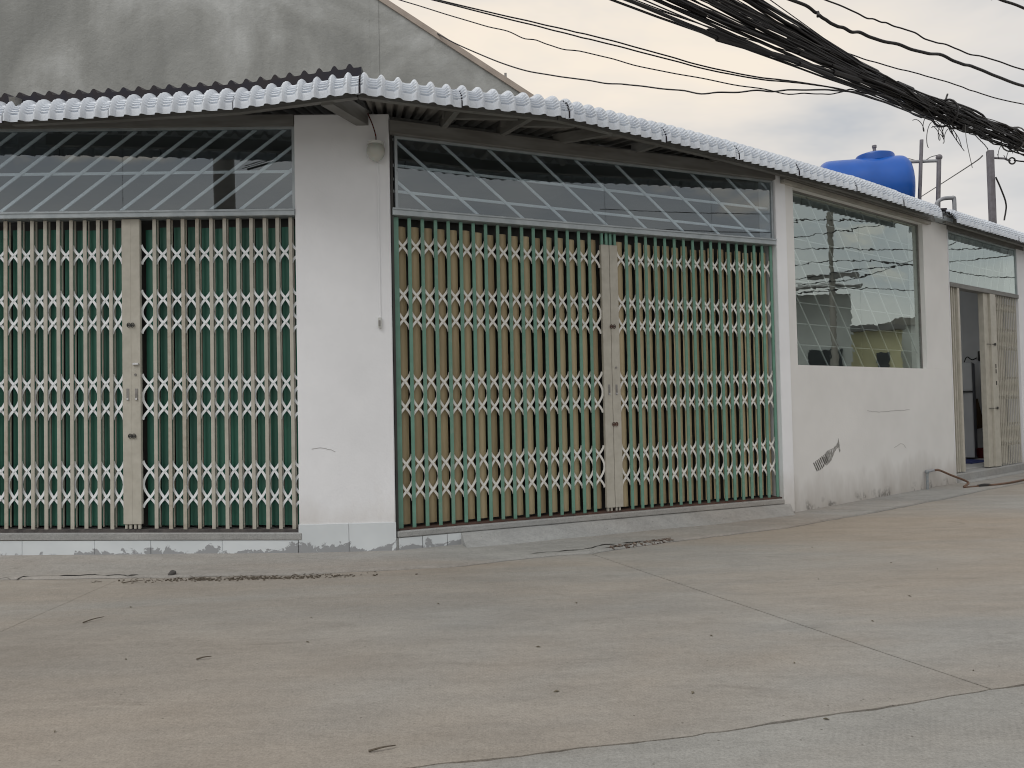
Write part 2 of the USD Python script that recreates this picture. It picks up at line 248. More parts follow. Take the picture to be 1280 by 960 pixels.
class Face:
    """a facade: origin, angle; s along it, d out of it, z up"""
    def __init__(self, P, a):
        self.P = np.array(P, float); self.t = np.array([math.cos(a), math.sin(a)]); self.n = np.array([math.sin(a), -math.cos(a)]); self.a = a
    def w(self, s, d, z):
        q = self.P + s * self.t + d * self.n
        return np.array([q[0], q[1], z])
    def map(self, mesh):
        """mesh given in (s, d, z)"""
        m = mesh.copy(); v = m.vertices
        xy = self.P + v[:, :1] * self.t + v[:, 1:2] * self.n
        m.vertices = np.column_stack([xy, v[:, 2]])
        m.invert()
        return m
    def box(self, s0, s1, d0, d1, z0, z1, bevel=0.0):
        return self.map(bbox(s0, s1, d0, d1, z0, z1, bevel))
def bbox(x0, x1, y0, y1, z0, z1, bevel=0.0):
    if bevel:
        b = bevel
        pts = []
        for sx in (0, 1):
            for sy in (0, 1):
                for sz in (0, 1):
                    c = [(x0, x1)[sx], (y0, y1)[sy], (z0, z1)[sz]]
                    for k in range(3):
                        q = list(c)
                        for j in range(3):
                            if j != k: q[j] += b * (1, -1)[(sx, sy, sz)[j]]
                        pts.append(q)
        return trimesh.convex.convex_hull(np.array(pts))
    m = tbox([x1 - x0, y1 - y0, z1 - z0])
    m.apply_translation([(x0 + x1) / 2, (y0 + y1) / 2, (z0 + z1) / 2])
    return m
def tube(pts, r, sides=8, caps=True):
    pts = np.asarray(pts, float); n = len(pts)
    rr = np.full(n, r) if np.ndim(r) == 0 else np.asarray(r)
    T = np.gradient(pts, axis=0); T /= np.linalg.norm(T, axis=1, keepdims=True) + 1e-12
    ref = np.array([0, 0, 1.0]) if abs(T[0][2]) < 0.9 else np.array([1.0, 0, 0])
    u = np.cross(T[0], ref); u /= np.linalg.norm(u)
    V = []
    for i in range(n):
        u = u - T[i] * (u @ T[i]); u /= np.linalg.norm(u)
        w = np.cross(T[i], u)
        for k in range(sides):
            a = 2 * PI * k / sides
            V.append(pts[i] + rr[i] * (math.cos(a) * u + math.sin(a) * w))
    F = []
    for i in range(n - 1):
        for k in range(sides):
            a, b = i * sides + k, i * sides + (k + 1) % sides
            F += [[a, b, b + sides], [a, b + sides, a + sides]]
    if caps:
        V += [pts[0], pts[-1]]
        for k in range(sides):
            F.append([n * sides, (k + 1) % sides, k]); o = (n - 1) * sides
            F.append([n * sides + 1, o + k, o + (k + 1) % sides])
    return trimesh.Trimesh(np.array(V), np.array(F), process=False)
def spline(P, n):
    """Catmull-Rom through P"""
    P = np.asarray(P, float)
    Q = np.vstack([2 * P[0] - P[1], P, 2 * P[-1] - P[-2]])
    out = []
    for t in np.linspace(0, len(P) - 1 - 1e-9, n):
        i = int(t); f = t - i
        a, b, c, d = Q[i:i + 4]
        out.append(0.5 * (2 * b + (c - a) * f + (2 * a - 5 * b + 4 * c - d) * f * f + (3 * b - 3 * c + d - a) * f ** 3))
    return np.array(out)
def gridmesh(G):
    """G (rows, cols, 3) to a sheet"""
    r, c = G.shape[:2]
    idx = np.arange(r * c).reshape(r, c)
    a, b, d, e = idx[:-1, :-1].ravel(), idx[:-1, 1:].ravel(), idx[1:, 1:].ravel(), idx[1:, :-1].ravel()
    return trimesh.Trimesh(G.reshape(-1, 3), np.vstack([np.column_stack([a, b, d]), np.column_stack([a, d, e])]), process=False)
def beam(a, b, w, h):
    """box section from a to b (top-view width w, height h)"""
    a, b = np.array(a, float), np.array(b, float)
    L = np.linalg.norm(b - a); x = (b - a) / L
    y = np.cross([0, 0, 1], x); y /= np.linalg.norm(y); z = np.cross(x, y)
    m = tbox([L, w, h]); T = np.eye(4); T[:3, 0], T[:3, 1], T[:3, 2], T[:3, 3] = x, y, z, (a + b) / 2
    m.apply_transform(T)
    return m

class TiltedFace(Face):
    """the left gate's threshold is not level: it rises a little towards the left end"""
    def lift(self, s, z):
        return 0.0241 * np.maximum(0, -0.775 - s) * np.clip(1 - (z - 0.235) / 2.65, 0, 1)
    def w(self, s, d, z):
        q = super().w(s, d, z); q[2] += self.lift(s, z); return q
    def map(self, mesh):
        m = mesh.copy(); v = m.vertices.copy(); v[:, 2] += self.lift(v[:, 0], v[:, 2]); m.vertices = v
        return super().map(m)
LEFT = TiltedFace((-1.02, 6.7044), math.radians(1.83))
GATE = Face((-1.02, 6.7044), math.radians(23.24))
WIN = Face((2.988, 8.425), math.radians(38.5))
DOOR = Face((6.175, 10.96), math.radians(38.5))

# ------------------------------------------------------------------ ground and road
solo('ground', gridmesh(np.array([[(-400, -400, -0.045), (400, -400, -0.045)], [(-400, 400, -0.045), (400, 400, -0.045)]], float)), 'soil', kind='structure')

def rough(line, amp, step=0.05, seed=0, near=8.0):
    """polyline resampled near the viewer and jittered sideways, like a broken concrete edge"""
    ls = LineString(line); out = []
    t = 0.0
    while t < ls.length:
        p = ls.interpolate(t); out.append((p.x, p.y))
        t += step if math.hypot(p.x, p.y - 4) < near else 1.0
    out.append(tuple(line[-1]))
    q = np.array(out)
    d = np.gradient(q, axis=0); d /= np.linalg.norm(d, axis=1, keepdims=True) + 1e-9
    nrm = np.column_stack([-d[:, 1], d[:, 0]])
    s3 = np.column_stack([q * 2.3, np.full(len(q), seed)])
    j = (meshkit.fbm(s3, 5, seed) - 0.5) * 2
    j2 = (meshkit.noise(np.column_stack([q * 14, np.full(len(q), seed + 5.0)]), seed + 3) - 0.5)
    return q + nrm * (amp * (j * 1.2 + 0.45 * j2))[:, None]
C_LINE = [(-40, 6.6), (-12, 6.15), (-3.95, 6.02), (-2.7, 5.98), (-1.5, 5.98), (-0.9, 6.09), (-0.44, 6.16), (0.37, 6.53), (0.64, 6.58), (1.57, 7.12), (2.66, 7.67), (4.0, 8.61), (5.41, 9.71), (7.23, 11.12), (30, 29.0)]
B_LINE = [(-40, -7.4), (-0.42, 2.75), (0.0, 2.83), (0.76, 2.99), (1.46, 3.19), (2.19, 3.42), (40, 13.1)]
crack_c = rough(C_LINE, 0.03, 0.04, 11)
crack_b = rough(B_LINE, 0.022, 0.03, 23, 5.0)
def split_poly(x0, x1, gap_l, gap_r):
    pass
top = [(x, y) for x, y in crack_c]
bot = [(x, y) for x, y in crack_b]
whole = Polygon(bot + top[::-1]).buffer(0)
A_CUT = LineString([(0.55, 6.79), (0.64, 6.54), (2.01, 3.38), (2.08, 3.2)]).buffer(0.0055, cap_style=2)
L_CUT = LineString([(-3.0, 6.4), (-3.0, -3.0)]).buffer(0.002, cap_style=2)
mid = whole.buffer(-0.004).difference(A_CUT).difference(L_CUT)
pieces = sorted(mid.geoms, key=lambda g: -g.area)[:6]
bd = np.gradient(crack_b, axis=0); bd /= np.linalg.norm(bd, axis=1, keepdims=True)
bn = np.column_stack([bd[:, 1], -bd[:, 0]])
bo = 0.002 + 0.05 * np.maximum(0, meshkit.fbm(np.column_stack([crack_b * 6.0, np.full(len(crack_b), 3.3)]), 4, 77) - 0.5)
bot2 = [tuple(q) for q in crack_b + bn * bo[:, None]]
near = Polygon(bot2 + [(60, 13), (60, -60), (-60, -60), (-60, -7.4)]).buffer(0).buffer(-0.001)
def slab(poly, z=0.0, th=0.05):
    m = extrude_polygon(poly.simplify(0.002), th, engine='earcut'); m.apply_translation([0, 0, z - th]); return m
road = thing('road', kind='structure')
for g in sorted(pieces, key=lambda g: g.centroid.x):
    if g.area > 0.05: part(road, 'concrete_slab', slab(g), 'road_concrete')
for g in (getattr(near, 'geoms', [near])):
    if g.area > 1: part(road, 'concrete_slab', slab(g, -0.001), 'near_concrete', label='greyer foreground slab beyond the broken joint')

# apron: cement skirt between the broken joint and the foot of the walls
foot = [tuple(LEFT.w(s, -0.06, 0)[:2]) for s in (-39, -11, -3, -1.6, -0.6)] + [tuple(GATE.w(s, -0.06, 0)[:2]) for s in (0.0, 0.6, 1.6, 2.2, 3.2)] + [tuple(WIN.w(s, -0.05, 0)[:2]) for s in (0.1, 1.8, 3.4)] + [tuple(DOOR.w(s, -0.05, 0)[:2]) for s in (1.6, 29)]
def resample(line, n, warp=None):
    ls = LineString(line)
    return np.array([ls.interpolate(t, normalized=True).coords[0] for t in np.linspace(0, 1, n)])
ap = []
fl = LineString(foot)
for (x, y) in [(x, y) for x, y in crack_c if -9 < x < 9]:
    p = fl.interpolate(fl.project(__import__('shapely').geometry.Point(x, y)))
    o = np.array([x, y]); i = np.array([p.x, p.y]); dd = i - o; L = np.linalg.norm(dd); o = o + dd / L * (0.026 + 0.05 * max(0.0, meshkit.fbm(np.array([[x * 1.7, y * 1.7, 2.5]]), 4, 31)[0] - 0.42) * (1.0 if x < 3 else 0.25))
    row = [(o[0], o[1], -0.04)]
    for t in (0.0, 0.02, 0.3, 0.6, 0.85, 1.0):
        q = o + (i - o) * t
        z = -0.004 + 0.015 * min(1, t / 0.02) + (0.034 + 0.022 * max(0.0, -1.8 - i[0])) * t ** 1.4 + 0.006 * (meshkit.noise(np.array([[q[0] * 3, q[1] * 3, 0.5]]), 4)[0] - 0.5)
        row.append((q[0], q[1], z))
    ap.append(row)
apron = gridmesh(np.array(ap).transpose(1, 0, 2)); apron.invert() if apron.face_normals[:, 2].mean() < 0 else None
solo('pavement_apron', apron, 'apron_concrete', kind='structure', smooth=25)

from scipy.interpolate import LinearNDInterpolator
az = LinearNDInterpolator(apron.vertices[:, :2], apron.vertices[:, 2])
CR = [[(0.10, 6.56), (0.30, 6.63), (0.55, 6.70), (0.72, 6.83), (0.95, 6.93), (1.15, 7.03)], [(0.72, 6.72), (0.90, 6.80), (1.05, 6.97), (1.28, 7.06), (1.40, 7.18)], [(1.05, 6.90), (1.20, 6.99), (1.42, 7.10)], [(-4.2, 6.06), (-3.6, 6.08), (-3.2, 6.06), (-2.9, 6.05)]]
cm = []
for k, line in enumerate(CR):
    q = rough(line, 0.06, 0.025, 40 + k); zz_ = az(q[:, 0], q[:, 1]); ok = ~np.isnan(zz_); q, zz_ = q[ok], zz_[ok]
    if len(q) < 4: continue
    d_ = np.gradient(q, axis=0); d_ /= np.linalg.norm(d_, axis=1, keepdims=True); n_ = np.column_stack([-d_[:, 1], d_[:, 0]])
    wd = (0.0015 + 0.03 * np.maximum(0, meshkit.noise(np.column_stack([q * 11, np.full(len(q), k)]), 3) - 0.42))[:, None] * np.minimum(1, np.minimum(np.arange(len(q)), np.arange(len(q))[::-1]) / 3.0)[:, None]
    cm.append(gridmesh(np.array([np.column_stack([q - n_ * wd, zz_ + 0.0035]), np.column_stack([q + n_ * wd, zz_ + 0.0035])])))
solo('pavement_crack', cat(cm), 'soil', kind='structure')

# ------------------------------------------------------------------ the shop
shop = thing('shop_building', 'long white plastered shop with two folding gates and a corrugated eave', 'shop building')
annex = thing('annex_building', 'narrow white building at the right end with a half open folding gate', 'building')

# white walls (each panel its own)
part(shop, 'wall', LEFT.box(-0.815, 0.0, -0.22, 0.0, 0.0, 3.80, 0.006), 'white_plaster', label='broad white pillar between the two gates')
part(shop, 'wall', GATE.box(4.235, 4.38, -0.25, 0.012, 0.05, 3.68, 0.006), 'white_plaster', label='narrow white pillar between gate and window')
w0, w1, zb, zt = 0.18, 3.31, 1.63, 3.585
part(shop, 'wall', cat([WIN.box(0.0, 4.06, -0.2, 0.0, -0.03, zb), WIN.box(0.0, w0, -0.2, 0.0, zb + 0.0005, 3.75), WIN.box(w1, 4.06, -0.2, 0.0, zb + 0.0005, 3.66), WIN.box(w0 + 0.0005, w1 - 0.0005, -0.2, 0.0, zt, 3.75)]), 'lower_wall_plaster', label='white wall around the big window, scuffed and dirty at the foot')
part(shop, 'wall', LEFT.box(-5.6, -4.75, -0.22, 0.0, 0.0, 3.80), 'white_plaster')
# room behind
plan = [LEFT.w(-5.5, -0.25, 0)[:2], LEFT.w(0.0, -0.25, 0)[:2], GATE.w(4.3, -0.3, 0)[:2], WIN.w(0.1, -0.22, 0)[:2], WIN.w(3.95, -0.22, 0)[:2], (4.0, 13.4), (-6.6, 11.6)]
room = Polygon(plan).buffer(0)
def flat(poly, z0, z1):
    m = extrude_polygon(poly, z1 - z0, engine='earcut'); m.apply_translation([0, 0, z0]); return m
part(shop, 'inner_floor', flat(room.buffer(0.12), 0.05, 0.17), 'inner_floor')
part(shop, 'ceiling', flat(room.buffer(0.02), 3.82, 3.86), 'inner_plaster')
back = []
for a, b in zip(plan[4:] + plan[:1], plan[5:] + plan[:1] + [None]):
    if b is None: break
    back.append(beam((a[0], a[1], 2.0), (b[0], b[1], 2.0), 0.12, 3.64))
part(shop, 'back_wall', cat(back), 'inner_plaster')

# plinth, sills, skirting tiles
pl = sub(shop, 'plinth')
part(pl, 'sill', LEFT.box(-5.0, -0.79, -0.2, 0.018, 0.148, 0.208, 0.006), 'sill_cement')
part(pl, 'plinth_core', LEFT.box(-5.0, 0.0, -0.2, -0.002, -0.03, 0.146), 'sill_cement')
gs = [-3.72, -3.12, -2.52, -2.055, -1.46, -0.823]
for i in range(len(gs) - 1):
    part(pl, 'tile', LEFT.box(gs[i] + 0.0015, gs[i + 1] - 0.0015, 0.0, 0.012 + 0.001 * (i % 3), -0.02, 0.145, 0.0015), 'worn_tile')
for a, b in ((-0.818, -0.395), (-0.392, 0.006)):
    part(pl, 'tile', LEFT.box(a, b, 0.001, 0.011 + 0.001 * (a < -0.5), -0.01, 0.278, 0.0015), 'worn_tile')
part(pl, 'sill', GATE.box(0.016, 4.235, -0.2, 0.020, 0.145, 0.198, 0.008), 'sill_cement')
part(pl, 'plinth_core', GATE.box(0.0, 4.30, -0.2, 0.002, -0.03, 0.143), 'sill_cement')
for a, b in ((0.026, 0.232), (0.238, 0.455), (0.460, 0.590)):
    part(pl, 'tile', GATE.box(a, b, 0.004, 0.015, -0.01, 0.140, 0.0015), 'worn_tile')
# cement ramp below the right gate
rows = []
ss = np.linspace(0.585, 4.31, 60)
prof = [(0.015, 0.141), (0.035, 0.135), (0.06, 0.115), (0.09, 0.075), (0.14, 0.04), (0.22, 0.015), (0.30, -0.01)]
for d_, z_ in [(0.0, -0.03), (0.0, 0.141)] + prof:
    row = []
    for s in ss:
        k = min(1.0, max(0.0, (s - 0.585) / 0.05))
        jit = 0.008 * (meshkit.fbm(np.array([[s * 4, d_ * 20, z_ * 20]]), 3, 9)[0] - 0.5)
        shrink = 1.0 - 0.45 * max(0, (s - 3.2) / 1.1)
        row.append(GATE.w(s, d_ * shrink + 0.002, z_ + jit * (z_ > 0)))
    rows.append(row)
rm = gridmesh(np.array(rows)); rm.invert()
side = []
for e in (0, -1):
    ring = np.array([r[e] for r in rows]); c0 = ring[0]
    f = [[0, i, i + 1] for i in range(1, len(ring) - 1)]
    side.append(trimesh.Trimesh(ring, f if e else [x[::-1] for x in f], process=False))
part(pl, 'cement_ramp', cat([rm] + side), 'sill_cement', smooth=40)

# beams, battens, rafters under the eave
part(shop, 'beam', LEFT.box(-4.75, -0.818, -0.12, 0.005, 3.705, 3.80), 'steel_beam')
part(shop, 'beam', GATE.box(0.004, 4.233, -0.10, 0.03, 3.622, 3.742, 0.004), 'steel_beam')
part(shop, 'beam', GATE.box(4.236, 4.40, -0.10, 0.035, 3.682, 3.76, 0.004), 'steel_beam')
part(shop, 'batten', WIN.box(-0.06, 3.46, 0.002, 0.05, 3.588, 3.628, 0.003), 'light_batten')
part(shop, 'beam', WIN.box(-0.06, 3.52, 0.002, 0.075, 3.631, 3.755, 0.003), 'steel_beam')

# ---- corrugated roof: eave line in plan, bull-nosed white sheets, dark roof sheets above them
EZ = 3.62
EAVE = [(-6.2, 6.42), (-5.12, 6.30), (-4.08, 6.23), (-3.2, 6.175), (-2.17, 6.07), (-1.13, 5.80), (-0.38, 6.10), (0.49, 6.40), (1.42, 7.03), (2.25, 7.60), (3.05, 8.18), (3.95, 8.84), (4.85, 9.57), (5.74, 10.30)]
EAVE2 = [(6.10, 10.58), (6.95, 11.26), (7.80, 11.94), (8.65, 12.62), (9.5, 13.3)]
PITCHW = 0.13
def wave(t):
    t = t % 1.0
    return np.where(t < 0.56, -0.0035 * np.sin(PI * t / 0.56), np.sin(PI * (t - 0.56) / 0.44) ** 0.75 * 0.034)
def inward(line):
    L = np.array(line, float); d = np.diff(L, axis=0); d /= np.linalg.norm(d, axis=1, keepdims=True)
    nn = np.column_stack([-d[:, 1], d[:, 0]])
    out = []
    for i in range(len(L)):
        a, b = nn[max(i - 1, 0)], nn[min(i, len(nn) - 1)]
        m = (a + b); m /= np.linalg.norm(m); out.append(m / max(0.6, m @ a))
    return np.array(out)
RAD = 0.15
def eave_sheets(line, roof, n_waves, flip=None):
    L, I = np.array(line, float), inward(line)
    for i in range(len(L) - 1):
        w = np.linalg.norm(L[i + 1] - L[i]); nw = n_waves or max(3, round(w / PITCHW))
        # laps: each sheet runs one fringe past the joint, over its neighbour
        U = np.linspace(0.0, 1.0 + 0.25 / nw, nw * 14 + 4)
        base = L[i] + (L[i + 1] - L[i]) * U[:, None]
        inn = I[i] + (I[i + 1] - I[i]) * U[:, None]
        inn_u = inn / np.linalg.norm(inn, axis=1, keepdims=True)
        h = wave(U * nw + 0.30)
        lift = 0.004 * (i % 2) + rng.uniform(0, 0.004)
        dz = rng.uniform(-0.006, 0.006)
        G = []
        V = np.concatenate([[-0.035, -0.015], np.concatenate([np.arcsin(np.linspace(0, 0.985, 84)), np.linspace(1.42, 0.5 * PI, 6)]), 0.5 * PI + np.linspace(0.05, 0.35, 6)])
        for v in V:
            th = min(max(v, 0), 0.5 * PI)
            off, z = RAD * (1 - math.cos(th)), RAD * math.sin(th)
            if v < 0: z = v
            if v > 0.5 * PI: off += (v - 0.5 * PI); z += 0.10 * (v - 0.5 * PI)
            nz, no = math.sin(th), -math.cos(th)
            crimp = 0.0
            zc = RAD * math.sin(th)
            if v > 0 and 0.020 < zc < 0.020 + 0.0235 * 5 and v < 1.4:
                k = ((zc - 0.020) / 0.0235) % 1.0
                crimp = 0.028 * max(0.0, 1.0 - abs(k - 0.5) / 0.36)
            disp = h + lift - crimp * np.clip(4.0 * (1.0 - np.abs(((U * nw + 0.30) % 1.0) - 0.38) / 0.40), 0, 1)
            xy = base + inn_u * (off + no * disp)[:, None] if np.ndim(disp) else base
            G.append(np.column_stack([xy, np.full(len(U), EZ + 0.03 + z + dz) + nz * disp]))
        part(roof, 'eave_sheet', gridmesh(np.array(G)), 'white_sheet', smooth=32)
        part(roof, 'sheet_edge', tube(np.array([g[-1] for g in G])[:92:5] - np.append(inn_u[-1], 0) * 0.003, 0.0065, 5), 'navy_sheet')
        # dark roof sheet resting on it
        lift2 = 0.022 if line is not EAVE else (0.085 if i < 5 else (-0.03 if i < 8 else 0.022))
        G = []
        depth_ = (0.5, 1.2, 2.4) if line is EAVE else (0.4, 0.8, 1.2)
        for off, z in ((0.148, -0.025), (0.151, lift2), (depth_[0], lift2 + 0.045), (depth_[1], lift2 + 0.12), (depth_[2], lift2 + 0.25)):
            xy = base + inn * off
            G.append(np.column_stack([xy, EZ + 0.03 + RAD + z + wave(U * nw + 0.30) * 1.0]))
        part(roof, 'roof_sheet', gridmesh(np.array(G)), 'navy_sheet', smooth=50)
roof = sub(shop, 'roof')
eave_sheets(EAVE, roof, None)
# purlin just behind the eave, and rafters out to it
EL, EI = np.array(EAVE), inward(EAVE)
for i in range(2, len(EL) - 1):
    a, b = EL[i] + EI[i] * 0.16, EL[i + 1] + EI[i + 1] * 0.16
    part(roof, 'purlin', beam((a[0], a[1], EZ + 0.075), (b[0], b[1], EZ + 0.075), 0.05, 0.10), 'steel_beam')
for s in (-4.2, -3.0, -1.9):
    p, q = LEFT.w(s, -0.05, 3.87), LEFT.w(s, 0.33, 3.80)
    part(roof, 'rafter', beam(p, q, 0.05, 0.08), 'steel_beam')
part(roof, 'rafter', beam(LEFT.w(-0.20, -0.1, 3.775), LEFT.w(-0.40, 0.66, 3.69), 0.10, 0.13), 'steel_beam', label='stout beam end jutting over the white pillar')
for s, s2, dd in ((0.5, 0.45, 0.5), (1.05, 1.1, 0.55), (1.62, 1.95, 0.45), (2.5, 2.55, 0.40), (3.4, 3.42, 0.22)):
    part(roof, 'rafter', beam(GATE.w(s, -0.05, 3.775), GATE.w(s2, dd, 3.74), 0.05, 0.09), 'steel_beam')
for s in (0.8, 1.35, 2.1, 2.9):
    part(roof, 'rafter', beam(GATE.w(s - 0.35, 0.12, 3.80), GATE.w(s + 0.25, 0.40, 3.77), 0.04, 0.06), 'steel_beam')
part(roof, 'rafter', WIN.box(3.50, 3.98, 0.002, 0.12, 3.665, 3.72, 0.003), 'galvanised', label='short box section stub beside the end of the eave')

# ---- glazing
def clip_line(s0, z0, slope, sa, sb, za, zb):
    """portion of z = z0 + slope (s - s0) inside the rectangle"""
    e = sorted((s0 + (za - z0) / slope, s0 + (zb - z0) / slope))
    a, b = max(sa, e[0]), min(sb, e[1])
    return (a, z0 + slope * (a - s0)), (b, z0 + slope * (b - s0))
def diag(face, s0, z0, slope, sa, sb, za, zb, d, w=0.024):
    (a, b), (c, e) = clip_line(s0, z0, slope, sa, sb, za, zb)
    if c - a < 0.03: return None
    return beam_in(face, (a, b), (c, e), d, w)
def beam_in(face, p, q, d, w, th=0.012):
    p, q = np.array(p), np.array(q); t = (q - p) / np.linalg.norm(q - p); m = np.array([-t[1], t[0]]) * w / 2
    V = []
    for dd in (d, d - th):
        for c in (p - m, p + m, q + m, q - m): V.append(face.w(c[0], dd, c[1]))
    return trimesh.convex.convex_hull(np.array(V))
def glazing(parent, name, face, sa, sb, za, zb, joints, slope, spacing, s_first, rails, glass_name, d=-0.03, frame_sides=True, label=None, frame='galvanised', bar=(0.024, 0.024, 'grille_paint')):
    g = sub(parent, name, label)
    edges = [sa] + joints + [sb]
    for a, b in zip(edges[:-1], edges[1:]):
        part(g, 'pane', face.box(a + 0.0015, b - 0.0015, d - 0.006, d, za + 0.004, zb - 0.004), glass_name)
    s = s_first
    while s < s_first + 12:
        m = diag(face, s, za, slope, sa, sb, za, zb, d - 0.05, bar[0])
        if m is not None: part(g, 'grille_bar', m, bar[2])
        s += spacing
    for z in rails:
        part(g, 'grille_rail', beam_in(face, (sa, z[0]), (sb, z[1]), d - 0.064, bar[1]), bar[2])
    part(g, 'frame', cat([face.box(sa - 0.002, sa + 0.022, d - 0.02, d + 0.012, za, zb), face.box(sb - 0.022, sb + 0.002, d - 0.02, d + 0.012, za, zb), face.box(sa, sb, d - 0.021, d + 0.010, zb - 0.018, zb + 0.001)]), frame)
    return g
glazing(shop, 'transom_window', LEFT, -4.75, -0.818, 2.985, 3.703, [-3.6, -2.285], 0.77, 0.256, -8.0 + 0.016, [(3.335, 3.335)], 'tinted_glass', label='strip of tinted glass above the left gate')
glazing(shop, 'transom_window', GATE, 0.055, 4.228, 2.985, 3.62, [2.15, 3.42], -0.78, 0.452, 0.414 - 0.452 * 2, [(3.385, 3.335), (3.155, 3.09)], 'tinted_glass', label='strip of tinted glass above the right gate')
glazing(shop, 'display_window', WIN, w0, w1, zb, zt, [1.72], -1.23, 0.41, 0.205 - 0.41 * 3, [(z, z) for z in np.arange(1.87, 3.5, 0.24)], 'wavy_glass', d=-0.07, frame='steel_beam', bar=(0.017, 0.010, 'grille_grey'), label='big square window with rippled reflective glass')

# ---- folding gates
def upright(face, s, w, z0, z1, d):
    return cat([face.box(s - w / 2, s + w / 2, d - 0.012, d, z0, z1, 0.002), face.box(s + w / 2 - 0.004, s + w / 2 + 0.004, d - 0.050, d - 0.036, z0 + 0.012, z1)])
def strip(face, path, d, w=0.021, th=0.004):
    P = np.array(path); T = np.gradient(P, axis=0); T /= np.linalg.norm(T, axis=1, keepdims=True)
    N = np.column_stack([-T[:, 1], T[:, 0]]) * w / 2
    rows = [[face.w(p[0] - n[0], d, p[1] - n[1]) for p, n in zip(P, N)], [face.w(p[0] + n[0], d, p[1] + n[1]) for p, n in zip(P, N)],
            [face.w(p[0] + n[0], d - th, p[1] + n[1]) for p, n in zip(P, N)], [face.w(p[0] - n[0], d - th, p[1] - n[1]) for p, n in zip(P, N)]]
    rows.append(rows[0])
    return gridmesh(np.array(rows))
def lattice(face, s0, s1, zc, d, double=None, h=0.085):
    """crossed links between two uprights; double: height of the second crossing"""
    c, w = (s0 + s1) / 2, (s1 - s0) / 2
    out = []
    for sg in (1, -1):
        if double is None:
            t = np.linspace(-1, 1, 9)
            path = [(c + sg * w * np.sin(x * PI / 2 * 0.92) , zc - h * x) for x in t]
        else:
            gap = (zc - double) / 2
            z = np.concatenate([np.linspace(zc + h, zc, 5)[:-1], np.linspace(zc, double, 9)[:-1], np.linspace(double, double - h, 5)])
            path = []
            for zz_ in z:
                if zz_ > zc: v = -math.sin((zz_ - zc) / h * PI / 2 * 0.92)
                elif zz_ < double: v = -math.sin((double - zz_) / h * PI / 2 * 0.92)
                else: v = math.sin((zc - zz_) / (2 * gap) * PI)
                path.append((c + sg * w * v, zz_))
        out.append(strip(face, path, d + (0.0 if sg > 0 else -0.006)))
    out.append(rivet(face, c, d + 0.002, zc))
    if double is not None: out.append(rivet(face, c, d + 0.002, double))
    return cat(out)
def rivet(face, s, d, z, r=0.006):
    m = tcyl(radius=r, height=0.006, sections=8); m.apply_transform(trimesh.transformations.rotation_matrix(PI / 2, [1, 0, 0])); m.apply_translation([s, d, z]); return face.map(m)
def slat(face, s, w, z0, z1, d, curve=0.012):
    k = np.linspace(-1, 1, 7)
    cols = [(s + w / 2 * x, d + curve * (1 - x * x)) for x in k]
    return gridmesh(np.array([[face.w(a, b, z0) for a, b in cols], [face.w(a, b, z1) for a, b in cols]]))
def latch_ring(face, s, d, z, r=0.018):
    a = np.linspace(0, 2 * PI, 17)
    return cat([tube([face.w(s + 0.016 * sg + r * 0.8 * math.cos(x), d, z + r * math.sin(x)) for x in a], 0.0035, 5, caps=False) for sg in (-1, 1)] + [face.box(s - 0.03, s + 0.03, d - 0.006, d - 0.002, z - 0.006, z + 0.006)])
def pull(face, s, d, z, h=0.10):
    return cat([face.box(s - 0.011, s + 0.011, d, d + 0.003, z - h / 2, z + h / 2, 0.001)])

# left gate: cream uprights, dark green slats
D = -0.045
gl = sub(shop, 'folding_gate', 'left folding gate with cream bars and dark green slats')
Z0, Z1 = 0.236, 2.92
stile = (-2.302, -2.150)
leftbars = [stile[0] - 0.098 - 0.1105 * k for k in range(0, 21)][::-1]
rightbars = [stile[1] + 0.122 * (k + 1) - 0.0006 * k * k for k in range(0, 11)]
rows_z = [(2.616, None), (2.22, 2.01), (1.49, 1.263), (0.733, 0.498)]
rb = [b for b in rightbars if b < -0.825]
for s in leftbars + rb: part(gl, 'upright', upright(LEFT, s + rng.uniform(-0.003, 0.003), 0.031, Z0 - 0.003 + rng.uniform(-0.004, 0.004), Z1, D + rng.uniform(-0.004, 0.004)), rng.choice(['cream_metal', 'cream_metal', 'cream_metal_worn']))
edgesL = leftbars + [stile[0]]
edgesR = [stile[1]] + rb + [-0.70]
for E_ in (edgesL, edgesR):
    for a, b in zip(E_[:-1], E_[1:]):
        part(gl, 'slat', slat(LEFT, (a + b) / 2 + 0.006, (b - a) * 0.84, Z0 + 0.02, 2.86 + rng.uniform(-0.02, 0.0), D - 0.075 + rng.uniform(-0.008, 0.008)), rng.choice(['dark_green_slat', 'green_slat_worn']), smooth=True)
        for z, z2 in rows_z:
            j = rng.uniform(-0.004, 0.004)
            part(gl, 'scissor_link', lattice(LEFT, a + 0.004, b - 0.004, z + j, D - 0.016, z2 and z2 + j), 'white_link')
part(gl, 'stile', cat([LEFT.box(stile[0], (stile[0] + stile[1]) / 2 + 0.001, D - 0.03, D + 0.012, 0.276, 2.92, 0.003), LEFT.box((stile[0] + stile[1]) / 2 - 0.012, stile[1], D - 0.03, D + 0.0105, 0.276, 2.92, 0.003)] + [LEFT.box(stile[0] + x, stile[0] + x + 0.02, D - 0.02, D + 0.004, 0.237, 0.276) for x in (0.01, 0.045, 0.085, 0.12)]), 'cream_metal')
sm = stile[0]
part(gl, 'pull_handle', pull(LEFT, sm + 0.045, D + 0.0125, 1.395), 'dull_steel'); part(gl, 'pull_handle', pull(LEFT, sm + 0.118, D + 0.0125, 1.395), 'dull_steel')
for x in (0.045, 0.118): part(gl, 'handle_screw', rivet(LEFT, sm + x, D + 0.018, 1.355, 0.010), 'chrome')
